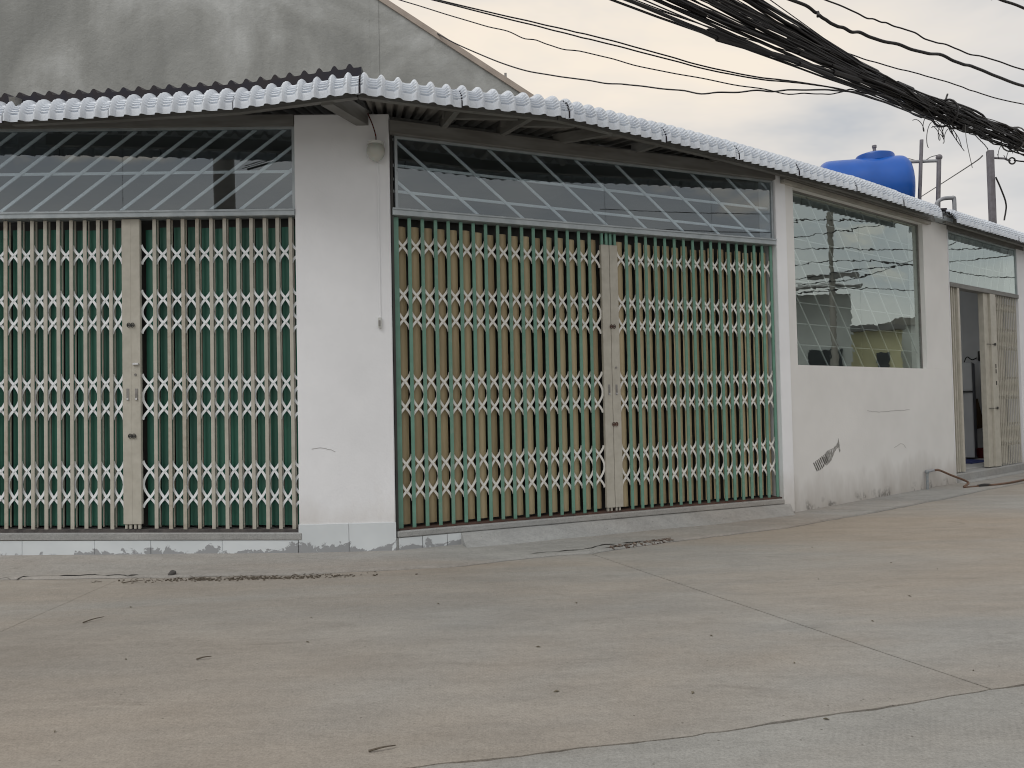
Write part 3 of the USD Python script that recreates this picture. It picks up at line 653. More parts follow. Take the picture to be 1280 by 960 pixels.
part(gl, 'deadbolt', LEFT.box(sm + 0.09, sm + 0.142, D + 0.012, D + 0.028, 1.648, 1.666, 0.003), 'chrome')
part(gl, 'keyhole', rivet(LEFT, sm + 0.11, D + 0.012, 1.565, 0.011), 'dull_steel')
part(gl, 'latch', latch_ring(LEFT, sm + 0.075, D + 0.018, 1.995), 'black_metal'); part(gl, 'latch', latch_ring(LEFT, sm + 0.08, D + 0.018, 1.035), 'black_metal')
part(gl, 'track', LEFT.box(-4.75, -0.79, -0.18, -0.02, 0.2082, 0.232), 'track_grime')
part(gl, 'head_rail', cat([LEFT.box(-4.75, -0.817, -0.12, 0.012, 2.925, 2.984, 0.003), LEFT.box(-4.75, -0.817, 0.013, 0.020, 2.965, 2.978)]), 'galvanised')
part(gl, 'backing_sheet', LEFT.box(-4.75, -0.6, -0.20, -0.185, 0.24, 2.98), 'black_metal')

# right gate: green uprights, tan slats, twin cream stiles
gr = sub(shop, 'folding_gate', 'right folding gate with green bars and tan slats')
st = [(2.098, 2.186), (2.190, 2.280)]
g1 = [0.062 + (st[0][0] - 0.062) / 17 * k for k in range(0, 17)]
g2 = [st[1][1] + (4.205 - st[1][1]) / 17 * (k + 1) for k in range(0, 17)]
for s in g1 + g2: part(gr, 'upright', upright(GATE, s, 0.032 if s > 0.1 else 0.045, 0.212 + rng.uniform(-0.004, 0.006), 2.915, D + rng.uniform(-0.004, 0.004)), rng.choice(['green_metal', 'green_metal_worn']))
rows_g = [(2.665, None), (2.236, 2.017), (1.478, 1.252), (0.765, 0.530)]
for E_ in (g1 + [st[0][0]], [st[1][1]] + g2):
    for a, b in zip(E_[:-1], E_[1:]):
        part(gr, 'slat', slat(GATE, (a + b) / 2 + 0.004, (b - a) * 0.72, 0.235, 2.845 + rng.uniform(-0.015, 0.015), D - 0.078 + rng.uniform(-0.008, 0.008), 0.016), rng.choice(['tan_slat', 'tan_slat', 'tan_slat_worn']), smooth=True)
        for z, z2 in rows_g:
            j = rng.uniform(-0.006, 0.006)
            part(gr, 'scissor_link', lattice(GATE, a + 0.004, b - 0.004, z + j, D - 0.016, z2 and z2 + j), 'cream_link')
for a, b in st: part(gr, 'stile', cat([GATE.box(a, b, D - 0.03, D + 0.010, 0.245, 2.80, 0.003)] + [GATE.box(a + x, a + x + 0.018, D - 0.02, D + 0.002, 0.205, 0.245) for x in (0.008, 0.045)]), 'cream_metal')
for s in (2.115, 2.165, 2.21, 2.26): part(gr, 'upright', GATE.box(s - 0.013, s + 0.013, D - 0.02, D, 2.80, 2.915), 'green_metal')
for x in (2.150, 2.232):
    part(gr, 'pull_handle', pull(GATE, x, D + 0.0105, 1.385), 'dull_steel'); part(gr, 'handle_screw', rivet(GATE, x, D + 0.016, 1.345, 0.009), 'chrome')
part(gr, 'keyhole', rivet(GATE, 2.232, D + 0.012, 1.60, 0.011), 'dull_steel')
part(gr, 'latch', latch_ring(GATE, 2.205, D + 0.016, 2.00), 'dark_rust'); part(gr, 'latch', latch_ring(GATE, 2.205, D + 0.016, 1.05), 'dark_rust')
part(gr, 'track', GATE.box(0.03, 4.235, -0.18, -0.022, 0.1982, 0.213), 'dark_rust')
part(gr, 'head_rail', cat([GATE.box(0.02, 4.232, -0.12, 0.012, 2.920, 2.984, 0.003), GATE.box(0.02, 4.232, 0.013, 0.022, 2.966, 2.980)]), 'galvanised')
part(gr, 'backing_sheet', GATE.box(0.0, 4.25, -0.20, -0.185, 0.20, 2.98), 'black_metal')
part(gr, 'side_frame', GATE.box(0.012, 0.032, -0.10, -0.01, 0.20, 3.62), 'black_metal')

# scuff marks on the wall under the window
sc = []
for k in range(8):
    u = k / 7.0
    s0 = 0.42 + 0.24 * u; z0 = 0.505 + 0.085 * u
    L_ = 0.085 + 0.02 * math.sin(3.0 * u + 0.5)
    q = [(s0, z0 + 0.04), (s0 + 0.016, z0 + 0.045), (s0 + 0.016 + L_ * 0.75, z0 + 0.045 - L_), (s0 + L_ * 0.75, z0 + 0.036 - L_)]
    sc.append(WIN.map(trimesh.Trimesh([(a, 0.003, b) for a, b in q] + [(a, -0.001, b) for a, b in q], [[0, 1, 2], [0, 2, 3], [0, 4, 5], [0, 5, 1], [1, 5, 6], [1, 6, 2], [2, 6, 7], [2, 7, 3], [3, 7, 4], [3, 4, 0]], process=False)))
part(shop, 'scuff_mark', cat(sc), 'scuff_dark', label='striped grey scuff on the wall under the window')
pg = Polygon([(0.60, 0.59), (0.72, 0.665), (0.86, 0.69), (0.95, 0.745), (0.97, 0.80), (0.985, 0.74), (1.005, 0.655), (0.985, 0.62), (0.965, 0.70), (0.88, 0.645), (0.80, 0.55), (0.70, 0.50)])
m = extrude_polygon(pg, 0.002, engine='earcut'); m.vertices = m.vertices[:, [0, 2, 1]]; part(shop, 'scuff_mark', WIN.map(m), 'scuff_grey')

paint('hairline', (0.36, 0.355, 0.35))
def hair(face, pts, nm):
    q = spline([(a, b, 0) for a, b in pts], 24)[:, :2]; q[:, 1] += 0.012 * (meshkit.noise(np.column_stack([q * 30, np.zeros(len(q))]), 6) - 0.5)
    part(shop, 'hairline_crack', strip(face, q, 0.0018, 0.004, 0.001), nm)
hair(WIN, [(1.65, 1.10), (1.9, 1.08), (2.3, 1.085), (2.75, 1.09)], 'hairline')
hair(WIN, [(2.3, 0.62), (2.5, 0.66), (2.62, 0.60)], 'hairline')
hair(LEFT, [(-0.70, 0.92), (-0.6, 0.925), (-0.50, 0.89)], 'hairline')

# ------------------------------------------------------------------ the annex at the right
DE = 2.56
part(annex, 'wall', DOOR.box(DE, DE + 4.0, -0.2, 0.0, -0.1, 3.72), 'white_plaster'); part(annex, 'wall', DOOR.box(-0.0, 0.02, -0.2, -0.001, -0.05, 3.64), 'white_plaster')
part(annex, 'doorstep', cat([DOOR.box(0.022, DE - 0.002, -0.25, 0.03, -0.08, 0.165, 0.01), DOOR.box(0.05, DE + 3, 0.0, 0.10, -0.1, 0.06, 0.02)]), 'sill_cement')
RW = 3.6
aroom = Polygon([DOOR.w(0.0, -0.2, 0)[:2], DOOR.w(RW, -0.2, 0)[:2], DOOR.w(RW, -2.8, 0)[:2], DOOR.w(0.0, -2.8, 0)[:2]])
part(annex, 'inner_floor', flat(aroom, 0.05, 0.168), 'inner_floor')
for cb in ((-0.1, RW + 0.1, -1.15, -0.1), (2.5, RW + 0.1, -2.9, -1.1515)): part(annex, 'ceiling', DOOR.box(*cb, 3.765, 3.80), 'annex_plaster')   # the rear is an open light well
for wb in ((-0.2, RW + 0.1, -2.9, -2.8), (-0.12, -0.005, -2.8, -0.2), (RW, RW + 0.1, -2.8, -0.2)): part(annex, 'back_wall', DOOR.box(*wb, 0.0, 3.76), 'annex_plaster')
glazing(annex, 'transom_window', DOOR, 0.03, DE - 0.0, 2.87, 3.60, [1.30], 2.4, 0.25, -1.6, [(3.2, 3.2)], 'wavy_glass', d=-0.02, bar=(0.014, 0.010, 'grille_grey'), label='reflecting glass above the half open gate')
part(annex, 'head_rail', DOOR.box(0.022, DE - 0.003, -0.12, 0.012, 2.80, 2.862, 0.003), 'steel_beam')
part(annex, 'beam', DOOR.box(0.0, DE + 0.3, -0.12, 0.006, 3.605, 3.76), 'steel_beam')
ga = sub(annex, 'folding_gate', 'half open folding gate with pale beige bars')
for k in range(6): part(ga, 'upright', DOOR.box(0.045 + 0.036 * k, 0.045 + 0.036 * k + 0.024, -0.075 - 0.01 * (k % 2), -0.02 - 0.012 * (k % 2), 0.178, 2.80), 'cream_metal')
part(ga, 'stile', DOOR.box(0.262, 0.325, -0.08, 0.004, 0.178, 2.80, 0.003), 'cream_metal')
part(ga, 'stile', cat([DOOR.box(1.235, 1.405, -0.10, -0.025, 0.178, 2.80, 0.003)]), 'cream_metal')
part(ga, 'stile', DOOR.box(1.408, 1.62, -0.07, 0.006, 0.178, 2.80, 0.003), 'cream_metal')
for k in range(13): part(ga, 'upright', DOOR.box(1.66 + 0.068 * k, 1.66 + 0.068 * k + 0.016, -0.026, -0.014, 0.178, 2.80, 0.002), 'cream_metal')
for k, (z, z2) in enumerate([(2.62, None), (2.235, 2.02), (1.48, 1.255), (0.765, 0.53)]):
    for j in range(12):
        part(ga, 'scissor_link', lattice(DOOR, 1.674 + 0.068 * j, 1.742 + 0.068 * j, z, -0.026, z2, 0.06), 'cream_metal')
for j in range(5): part(ga, 'slat', DOOR.box(1.686 + 0.068 * j, 1.686 + 0.068 * j + 0.046, -0.055, -0.048, 0.20, 2.78), 'cream_metal')
for z in (2.03, 1.06): part(ga, 'latch', cat([latch_ring(DOOR, 1.52, 0.014, z), tube([DOOR.w(1.30, -0.018, z), DOOR.w(1.50, 0.016, z)], 0.005, 6)]), 'black_metal')
for z in (1.70, 1.62, 1.44): part(ga, 'keyhole', DOOR.box(1.52, 1.54, 0.006, 0.012, z - 0.03, z + 0.03), 'black_metal')
roof2 = sub(annex, 'roof')
eave_sheets(EAVE2, roof2, None)
E2, I2 = np.array(EAVE2), inward(EAVE2)
a, b = E2[0] + I2[0] * 0.16, E2[-1] + I2[-1] * 0.16
part(roof2, 'purlin', beam((a[0], a[1], EZ + 0.07), (b[0], b[1], EZ + 0.07), 0.05, 0.10), 'steel_beam')
part(roof2, 'ridge_cap', beam((E2[0][0] - 0.25, E2[0][1] + 0.16, EZ + 0.205), (E2[0][0] + 0.12, E2[0][1] + 0.34, EZ + 0.21), 0.16, 0.015), 'navy_sheet')

# things inside the open gate
FR = thing('fridge', 'silver two door fridge standing inside the half open gate', 'fridge')
F_ = Face(DOOR.w(2.80, -0.82, 0)[:2], DOOR.a - PI / 2 + math.radians(17))
part(FR, 'cabinet', F_.box(-0.56, 0.0, -0.66, -0.05, 0.185, 1.83, 0.01), 'fridge_side')
part(FR, 'door', F_.box(-0.56, -0.002, -0.046, 0.0, 1.335, 1.83, 0.012), 'fridge_silver', label='freezer door')
part(FR, 'door', F_.box(-0.56, -0.002, -0.046, 0.0, 0.20, 1.315, 0.012), 'fridge_silver')
part(FR, 'handle', F_.box(-0.30, -0.005, 0.001, 0.025, 1.315, 1.335), 'black_metal')
part(FR, 'handle', F_.box(-0.42, -0.27, 0.001, 0.03, 1.25, 1.335), 'black_metal')
part(FR, 'sticker', F_.box(-0.27, -0.16, 0.0005, 0.002, 1.68, 1.76), 'paper_label')
SIDE = Face(DOOR.w(RW - 0.002, 0, 0)[:2], DOOR.a - PI / 2)
BR = thing('broom', 'dark straw broom hanging on the inner wall beside the fridge', 'broom')
part(BR, 'handle', tube([SIDE.w(-1.12, 0.03, 1.80), SIDE.w(-1.07, 0.05, 1.15)], 0.014, 8), 'straw')
fan = np.array([[SIDE.w(-1.065 + (0.022 + 0.10 * t) * x, 0.035 + 0.03 * (1 - x * x), 1.20 - 0.54 * t + 0.05 * t * x * x) for x in np.linspace(-1, 1, 9)] for t in np.linspace(0, 1, 8)])
fan2 = fan.copy(); fan2[..., :2] -= 0.025 * SIDE.n
part(BR, 'straw_head', cat([gridmesh(fan), gridmesh(fan2)]), 'straw', smooth=True)
SO = thing('wall_socket', 'dark socket box with a plug on the inner wall above the broom', 'socket')
part(SO, 'box', SIDE.box(-1.0, -0.90, 0.0, 0.06, 1.87, 2.05, 0.01), 'black_metal')
part(SO, 'plug', SIDE.box(-1.04, -1.0, 0.0, 0.03, 1.90, 1.96, 0.006), 'inner_floor')
part(SO, 'plug_cord', tube(spline([SIDE.w(-1.03, 0.03, 1.93), SIDE.w(-1.08, 0.10, 1.90), SIDE.w(-1.14, 0.16, 1.95), SIDE.w(-1.2, 0.14, 1.85)], 20), 0.009, 6), 'black_cable')
solo('floor_mat', DOOR.box(1.85, 2.65, -0.98, -0.50, 0.1685, 0.182, 0.004), 'mat_blue', 'small blue mat on the floor just inside the half open gate', 'mat')
prof_b = np.array([(0.0, 0.0), (0.12, 0.0), (0.19, 0.16), (0.205, 0.165), (0.205, 0.155), (0.19, 0.15), (0.115, 0.012), (0.0, 0.012)])
mb = revolve(prof_b, sections=28); mb.apply_translation(DOOR.w(3.3, -0.84, 0.1685))
solo('basin', mb, 'red_plastic', 'dark red plastic basin on the floor behind the gate leaf', 'basin', smooth=40)

# ------------------------------------------------------------------ neighbour gable behind
nb = thing('neighbour_house', 'tall bare cement gable rising behind the shop roof on the left', 'house')
Y = 12.4
gp = Polygon([(-14, 0), (0.9, 0), (0.9, 5.80), (-2.07, 7.88), (-2.55, 8.22), (-7.2, 11.4), (-14, 7.0)])
gm = extrude_polygon(gp, 0.22, engine='earcut'); gm.vertices = np.column_stack([gm.vertices[:, 0], Y + gm.vertices[:, 2], gm.vertices[:, 1]]); gm.invert()
part(nb, 'wall', gm, 'cement_render')
part(nb, 'pilaster', bbox(-2.16, -2.02, Y - 0.007, Y - 0.001, 3.0, 7.84), 'cement_render')
sl = np.array([0.9 + 2.55, 0, 5.80 - 8.22]); sl /= np.linalg.norm(sl)
part(nb, 'roof_verge', beam((0.98, Y + 0.10, 5.79), (-7.2, Y + 0.10, 11.44), 0.26, 0.085), 'verge_brown')
part(nb, 'roof', cat([beam((0.95, Y + 4.2, 5.78), (-7.2, Y + 4.2, 11.42), 7.8, 0.05)]), 'house_roof')
part(nb, 'wall', bbox(0.66, 0.88, Y + 0.22, Y + 8, 0, 5.7), 'cement_render')
part(nb, 'verge_bolt', bbox(-0.02, 0.02, Y - 0.02, Y + 0.02, 6.50, 6.58), 'dull_steel')

# ------------------------------------------------------------------ lamp and switch on the pillar
LA = thing('wall_lamp', 'round frosted lamp high on the white pillar under the eave', 'lamp')
ms_ = icosphere(subdivisions=3, radius=0.078); v = ms_.vertices; v[:, 2] *= 1.12; ms_.vertices = v; ms_.apply_translation(LEFT.w(-0.105, 0.075, 3.45))
part(LA, 'globe', ms_, 'lamp_glass', smooth=True)
cc = tcyl(radius=0.071, height=0.022, sections=28); cc.apply_translation(LEFT.w(-0.105, 0.075, 3.512)); part(LA, 'cap', cc, 'pale_plastic', smooth=40)
part(LA, 'bracket', LEFT.box(-0.135, -0.075, 0.0, 0.06, 3.50, 3.53), 'pale_plastic')
part(LA, 'wire', tube(spline([LEFT.w(-0.17, 0.06, 3.78), LEFT.w(-0.13, 0.07, 3.68), LEFT.w(-0.105, 0.075, 3.59), LEFT.w(-0.10, 0.075, 3.535)], 16), 0.006, 6), 'red_wire')
SW = thing('switch_box', 'small switch on a thin white conduit low on the white pillar', 'switch')
part(SW, 'conduit', LEFT.box(-0.108, -0.092, 0.0, 0.008, 2.03, 3.37, 0.002), 'white_plaster')
part(SW, 'box', LEFT.box(-0.117, -0.087, 0.0, 0.022, 1.94, 2.03, 0.003), 'pale_plastic')
part(SW, 'button', LEFT.box(-0.112, -0.097, 0.0225, 0.028, 1.955, 2.005), 'dull_steel')

# ------------------------------------------------------------------ roof top: tank, pipes, pole
TK = thing('water_tank', 'bright blue plastic water tank lying on its side on the roof', 'water tank')
ax = np.array([math.cos(math.radians(-13)), math.sin(math.radians(-13)), 0])
tc_ = np.array([5.87, 12.85, 4.63])
R_, H_ = 0.57, 0.69
pr = [(0.0, -H_)] + [(R_ - 0.16 + 0.16 * math.sin(t), -H_ + 0.16 - 0.16 * math.cos(t)) for t in np.linspace(0, PI / 2, 7)]
for z in np.linspace(-H_ + 0.2, H_ - 0.2, 25):
    pr.append((R_ + 0.0015 * math.cos(z * 2 * PI / 0.40), z))
pr += [(R_ - 0.16 + 0.16 * math.cos(t), H_ - 0.16 + 0.16 * math.sin(t)) for t in np.linspace(0, PI / 2, 7)] + [(0.0, H_)]
tm = revolve(np.array(pr), sections=48)
T = np.eye(4); T[:3, 2] = ax; T[:3, 0] = np.cross([0, 0, 1], ax) ; T[:3, 1] = np.cross(T[:3, 2], T[:3, 0]); T[:3, 3] = tc_; tm.apply_transform(T)
part(TK, 'tank_body', tm, 'blue_plastic', smooth=40)
lp = tc_ + ax * 0.20 + np.array([0, 0, R_])
lm = revolve(np.array([(0, -0.08), (0.30, -0.08), (0.30, 0.02), (0.285, 0.045), (0.20, 0.075), (0.05, 0.095), (0, 0.095)]), sections=36); lm.apply_translation(lp); part(TK, 'lid', lm, 'blue_lid', smooth=35)
vm = cat([tcyl(radius=0.026, height=0.10, sections=14), tcyl(radius=0.036, height=0.04, sections=14, transform=trimesh.transformations.translation_matrix([0, 0, 0.06]))]); vm.apply_translation(lp + np.array([0, 0, 0.14])); part(TK, 'vent', vm, 'grey_pipe', smooth=40)
for sgn in (-0.5, 0.5):
    b0 = tc_ + ax * sgn - np.array([0, 0, R_ + 0.0]); part(TK, 'cradle', beam(b0 + np.array([-0.25, -0.45, -0.03]), b0 + np.array([0.25, 0.45, -0.03]), 0.06, 0.06), 'steel_beam'); 
    for k in (-0.4, 0.4): part(TK, 'cradle_leg', beam(b0 + np.array([0.55 * k, k, -0.62]), b0 + np.array([0.5501 * k, k, -0.06]), 0.05, 0.05) if False else bbox(b0[0] + 0.5 * k - 0.025, b0[0] + 0.5 * k + 0.025, b0[1] + k - 0.025, b0[1] + k + 0.025, 3.9, b0[2] - 0.05), 'steel_beam')
TP = thing('tank_pipes', 'grey pipes with a crossbar standing on the roof beside the blue tank', 'pipes')
part(TP, 'pipe', tube([(6.565, 12.45, 4.0), (6.66, 12.45, 5.38)], 0.028, 10), 'grey_pipe', smooth=40)
part(TP, 'pipe', tube([(6.87, 12.45, 4.0), (6.93, 12.45, 5.10)], 0.034, 10), 'grey_pipe', smooth=40)
part(TP, 'pipe', tube([(6.45, 12.46, 5.03), (6.95, 12.46, 5.04)], 0.026, 10), 'pvc_grey', smooth=40)
el = icosphere(subdivisions=2, radius=0.05); el.apply_translation((6.93, 12.45, 5.09)); part(TP, 'elbow', el, 'grey_pipe', smooth=True)
part(TP, 'pipe', tube(spline([(6.56, 11.9, 4.10), (6.57, 11.9, 4.22), (6.66, 11.9, 4.28), (6.80, 11.9, 4.29), (6.83, 11.9, 4.27), (6.83, 11.9, 3.95)], 24), 0.030, 10), 'pvc_grey', smooth=40)
part(TP, 'float_line', tube(spline([lp + np.array([0.25, 0, 0.05]), (6.45, 12.5, 5.10), (6.65, 12.45, 5.03), (6.80, 12.45, 5.10), (6.93, 12.45, 5.13)], 30), 0.006, 5), 'black_cable')
solo('stay_wire', tube(spline([(6.59, 12.5, 4.44), (7.1, 12.5, 4.75), (7.55, 12.5, 5.03), (7.66, 12.5, 5.12)], 20), np.linspace(0.006, 0.012, 20), 5), 'grey_cable', 'thin stay wire slanting up from the tank pipes over the roof', 'wire')
RP = thing('roof_pole', 'slim grey metal pole above the far right roof with an insulator hook', 'pole')
part(RP, 'post', cat([bbox(7.74, 7.83, 12.46, 12.55, 3.7, 5.20, 0.01)]), 'grey_pipe')
part(RP, 'bracket', tube([(7.82, 12.5, 5.08), (7.98, 12.45, 5.05), (8.06, 12.43, 5.0)], 0.018, 8), 'grey_pipe')
rg = trimesh.creation.torus(0.05, 0.013, major_sections=18, minor_sections=6); rg.apply_transform(trimesh.transformations.rotation_matrix(PI / 2, [1, 0, 0])); rg.apply_translation((8.08, 12.42, 5.0)); part(RP, 'insulator', rg, 'black_metal', smooth=True)
part(RP, 'cable', tube(spline([(7.82, 12.44, 4.75), (7.90, 12.44, 4.55), (7.97, 12.44, 4.30), (7.93, 12.44, 4.05)], 18), 0.012, 6), 'black_cable')

# ------------------------------------------------------------------ overhead cables
far = np.array([5.54, 9.8, 4.84]); dirn = np.array([7.33 - 5.54, 11 - 9.8, -0.02]); dirn /= np.linalg.norm(dirn)
side_ = np.array([-dirn[1], dirn[0], 0])
polepos = np.array([-3.47, 3.0])
CB = thing('cable_bundle', 'thick sagging bundle of black utility cables crossing the sky at upper right', 'cable bundle')
NB = 54
for k in range(NB):
    u = (k + 0.5) / NB
    zp = 4.46 + 1.50 * u ** 1.0 + rng.uniform(-0.05, 0.05)
    p0 = np.array([polepos[0] + rng.uniform(-0.1, 0.25), polepos[1] + rng.uniform(-0.2, 0.2), zp])
    a = rng.uniform(0, 2 * PI); rr = 0.13 * math.sqrt(rng.random())
    tight = lambda q, f: q + side_ * math.cos(a + f) * rr * 0.9 + np.array([0, 0, math.sin(a + f) * rr * 1.1])
    f0 = far + np.array([0, 0, 0.10 * (u - 0.5)])
    pts = [p0]
    mid_ = p0 + (f0 - p0) * 0.5
    mid_ = mid_ + np.array([0, 0, -0.10 + rng.uniform(-0.05, 0.05)]); pts.append(mid_)
    pts += [tight(f0 - dirn * 0.9, 0.0) * 0.72 + 0.28 * (p0 + (f0 - p0) * 0.86), tight(f0 + dirn * 0.3, 0.9), tight(far + dirn * 1.6, 1.7), tight(far + dirn * 3.2, 2.4), tight(far + dirn * 8 + np.array([0, 0, 0.25]), 3.4)]
    r = rng.choice([0.005, 0.005, 0.006, 0.008, 0.010, 0.015])
    P_ = spline(pts, 46)
    wob = (np.column_stack([meshkit.noise(np.column_stack([np.arange(46) * 0.55, np.full(46, k * 3.3), np.full(46, j)]), 5) for j in range(3)]) - 0.5) * 0.06
    if k % 2 == 0:
        for _ in range(3):
            q = rng.randint(8, 26); part(CB, 'cable_sleeve', tube((P_ + wob)[q:q + 2] if rng.random() < 0.6 else (P_ + wob)[q:q + 3], r + rng.uniform(0.008, 0.018), 6), 'black_cable')
    part(CB, 'cable', tube(P_ + wob, r, 5, caps=False), 'black_cable' if rng.random() < 0.93 else 'grey_cable', smooth=True)
for k in range(4):   # lower fringe joining the bundle
    p0 = np.array([polepos[0], polepos[1], 4.80 + 0.06 * k])
    part(CB, 'cable', tube(spline([p0, p0 + (far - p0) * 0.5 + np.array([0, 0, -0.13 - 0.02 * k]), far + np.array([0, 0, -0.12]), far + dirn * 8 + np.array([0, 0, 0.2])], 40), 0.007, 5, caps=False), 'black_cable', smooth=True)
for k, (t, R1, dz) in enumerate([(-0.3, 0.10, -0.17), (-0.05, 0.13, -0.24), (0.05, 0.09, -0.2), (0.12, 0.12, -0.18), (0.2, 0.08, -0.22), (1.75, 0.10, -0.15), (1.9, 0.08, -0.18)]):
    c = far + dirn * t + np.array([0, 0, dz]); al = np.linspace(0, 2 * PI * rng.uniform(0.7, 1.2), 22); ph = rng.uniform(0, 6)
    part(CB, 'cable_loop', tube([c + dirn * R1 * math.cos(x + ph) * 0.8 + np.array([0, 0, R1 * math.sin(x + ph) * (1.2 if k == 1 else 0.9)]) + side_ * 0.03 * x for x in al], 0.0045, 5), 'black_cable')
for k in range(6):
    c = far + dirn * 0.12 + np.array([0, 0, -0.13]); e = c + dirn * (0.05 + 0.06 * k) + np.array([0, 0, -0.10 - 0.035 * k])
    part(CB, 'loose_end', tube(spline([c, (c + e) / 2 + dirn * 0.06 * (-1) ** k, e], 8), 0.0045, 5), 'black_cable')
part(CB, 'cable_tie', tube([far + dirn * 0.02 + side_ * 0.16 * math.cos(x) + np.array([0, 0, 0.165 * math.sin(x)]) for x in np.linspace(0, 2 * PI, 20)], 0.014, 6, caps=False), 'black_cable')
part(CB, 'cable_tie', tube([far + dirn * 1.85 + side_ * 0.16 * math.cos(x) + np.array([0, 0, 0.165 * math.sin(x)]) for x in np.linspace(0, 2 * PI, 20)], 0.010, 6, caps=False), 'grey_cable')
part(CB, 'hook', tube([far + np.array([0, 0, 0.10]), far + dirn * 0.10 + np.array([0, 0, 0.26])], 0.012, 6), 'black_metal')
part(CB, 'loose_end', tube(spline([(5.86, 9.9, 4.72), (5.87, 9.9, 4.5), (5.93, 9.9, 4.16)], 12), 0.004, 5), 'grey_cable')

WIRES = [
    ([(-2.6, 12.9, 8.35), (-1.87, 12.9, 7.88), (0.0, 11.6, 6.37), (1.38, 10.8, 5.74), (2.49, 9.9, 5.20), (3.41, 9.3, 4.97), (4.13, 8.75, 4.70), (5.2, 9.7, 4.74)], 0.010, 'low wavy wire running from the cement gable to the cable bundle'),
    ([(-3.8, 5.2, 5.9), (-0.65, 9.6, 6.12), (0.92, 9.2, 5.43), (3.22, 8.9, 4.78), (4.1, 8.75, 4.72), (5.3, 9.7, 4.76)], 0.007, 'thin straight wire above the low wavy wire at centre'),
    ([(-3.8, 2.4, 5.6), (0.0, 8.6, 5.60), (1.04, 8.5, 5.28), (2.43, 8.45, 4.85), (3.66, 8.4, 4.60), (5.3, 9.65, 4.70)], 0.008, 'upper of the paired wires left of the cable bundle'),
    ([(-3.8, 2.4, 5.5), (0.08, 8.5, 5.50), (1.09, 8.4, 5.17), (2.46, 8.35, 4.77), (3.68, 8.3, 4.55), (5.3, 9.6, 4.66)], 0.008, 'lower of the paired wires left of the cable bundle'),
    ([(-1.5, 4.6, 4.9), (2.6, 7.3, 5.08), (3.07, 7.45, 4.93), (3.55, 7.6, 4.82), (4.62, 8.1, 4.80), (5.86, 8.8, 4.78), (10, 11.2, 4.9)], 0.016, 'thick wavy cable above the bundle in the upper right sky'),
    ([(-1.5, 4.6, 5.3), (3.07, 7.6, 5.24), (4.29, 8.2, 5.13), (5.99, 9.0, 5.05), (10, 11.0, 5.1)], 0.008, 'thin wire above the thick wavy cable at upper right'),
    ([(0.5, 4.3, 5.3), (4.22, 6.9, 4.95), (4.75, 7.1, 4.82), (9, 9.0, 4.6)], 0.012, 'short length of wire cutting the top right corner of the sky'),
    ([(1.2, 6.6, 4.9), (3.87, 8.7, 5.13), (5.25, 9.3, 5.05), (6.67, 9.9, 4.95), (11, 11.7, 5.0)], 0.007, 'thin wire leaving the top of the bundle towards the right edge'),
    ([(6.1, 10.2, 4.75), (7.6, 12.3, 5.2), (7.75, 12.5, 5.19)], 0.007, 'short wire dropping from the bundle to the roof pole'),
    ([(8.1, 12.4, 5.0), (8.9, 12.5, 4.93), (11, 12.8, 4.85)], 0.012, 'wire from the roof pole insulator to the right edge'),
]
for pts, r, lab in WIRES:
    if 'paired' in lab or 'straight' in lab:      # the left end runs on straight, past the gable
        a_, b_ = np.array(pts[1]), np.array(pts[2]); pts = [tuple(a_ - 3.2 * (b_ - a_))] + pts[1:]
    n = 160; P_ = spline(pts, n)
    amp = 0.035 if 'wavy' in lab else 0.008
    P_[:, 2] += amp * (meshkit.noise(np.column_stack([np.arange(n) * 0.22, np.zeros(n), np.full(n, r * 999)]), 8) - 0.5) * np.clip(np.arange(n) / 15, 0, 1)
    solo('overhead_wire', tube(P_, r, 5, caps=False), 'black_cable', lab, 'wire', 'wires across the sky', smooth=True)

# ------------------------------------------------------------------ standpipe and hose
SP = thing('standpipe', 'short grey water pipe with an elbow at the foot of the white wall', 'pipe')
part(SP, 'riser', tube([WIN.w(3.09, 0.04, -0.01), WIN.w(3.10, 0.04, 0.255)], 0.018, 10), 'pipe_blue_grey', smooth=40)
eb = icosphere(subdivisions=2, radius=0.028); eb.apply_translation(WIN.w(3.10, 0.04, 0.265)); part(SP, 'elbow', eb, 'pipe_blue_grey', smooth=True)
part(SP, 'spout', tube([WIN.w(3.10, 0.04, 0.27), WIN.w(3.30, 0.045, 0.275)], 0.017, 10), 'pvc_grey', smooth=40)
HS = thing('hose', 'brown rubber hose trailing from the standpipe along the doorstep', 'hose')
hp = [WIN.w(3.28, 0.05, 0.275), WIN.w(3.42, 0.06, 0.265), WIN.w(3.62, 0.12, 0.19), WIN.w(3.85, 0.24, 0.085), (6.03, 10.52, 0.035), (6.19, 10.62, 0.022), (6.35, 10.68, 0.024), (6.75, 10.87, 0.026), (7.24, 11.22, 0.03), (8.4, 12.2, 0.03)]
part(HS, 'tube', tube(spline(hp, 70), 0.015, 8), 'brown_hose', smooth=True)
part(HS, 'clamp', tube([(6.30, 10.66, 0.026), (6.42, 10.72, 0.026), (6.52, 10.76, 0.026)], [0.02, 0.028, 0.02], 8), 'black_cable')

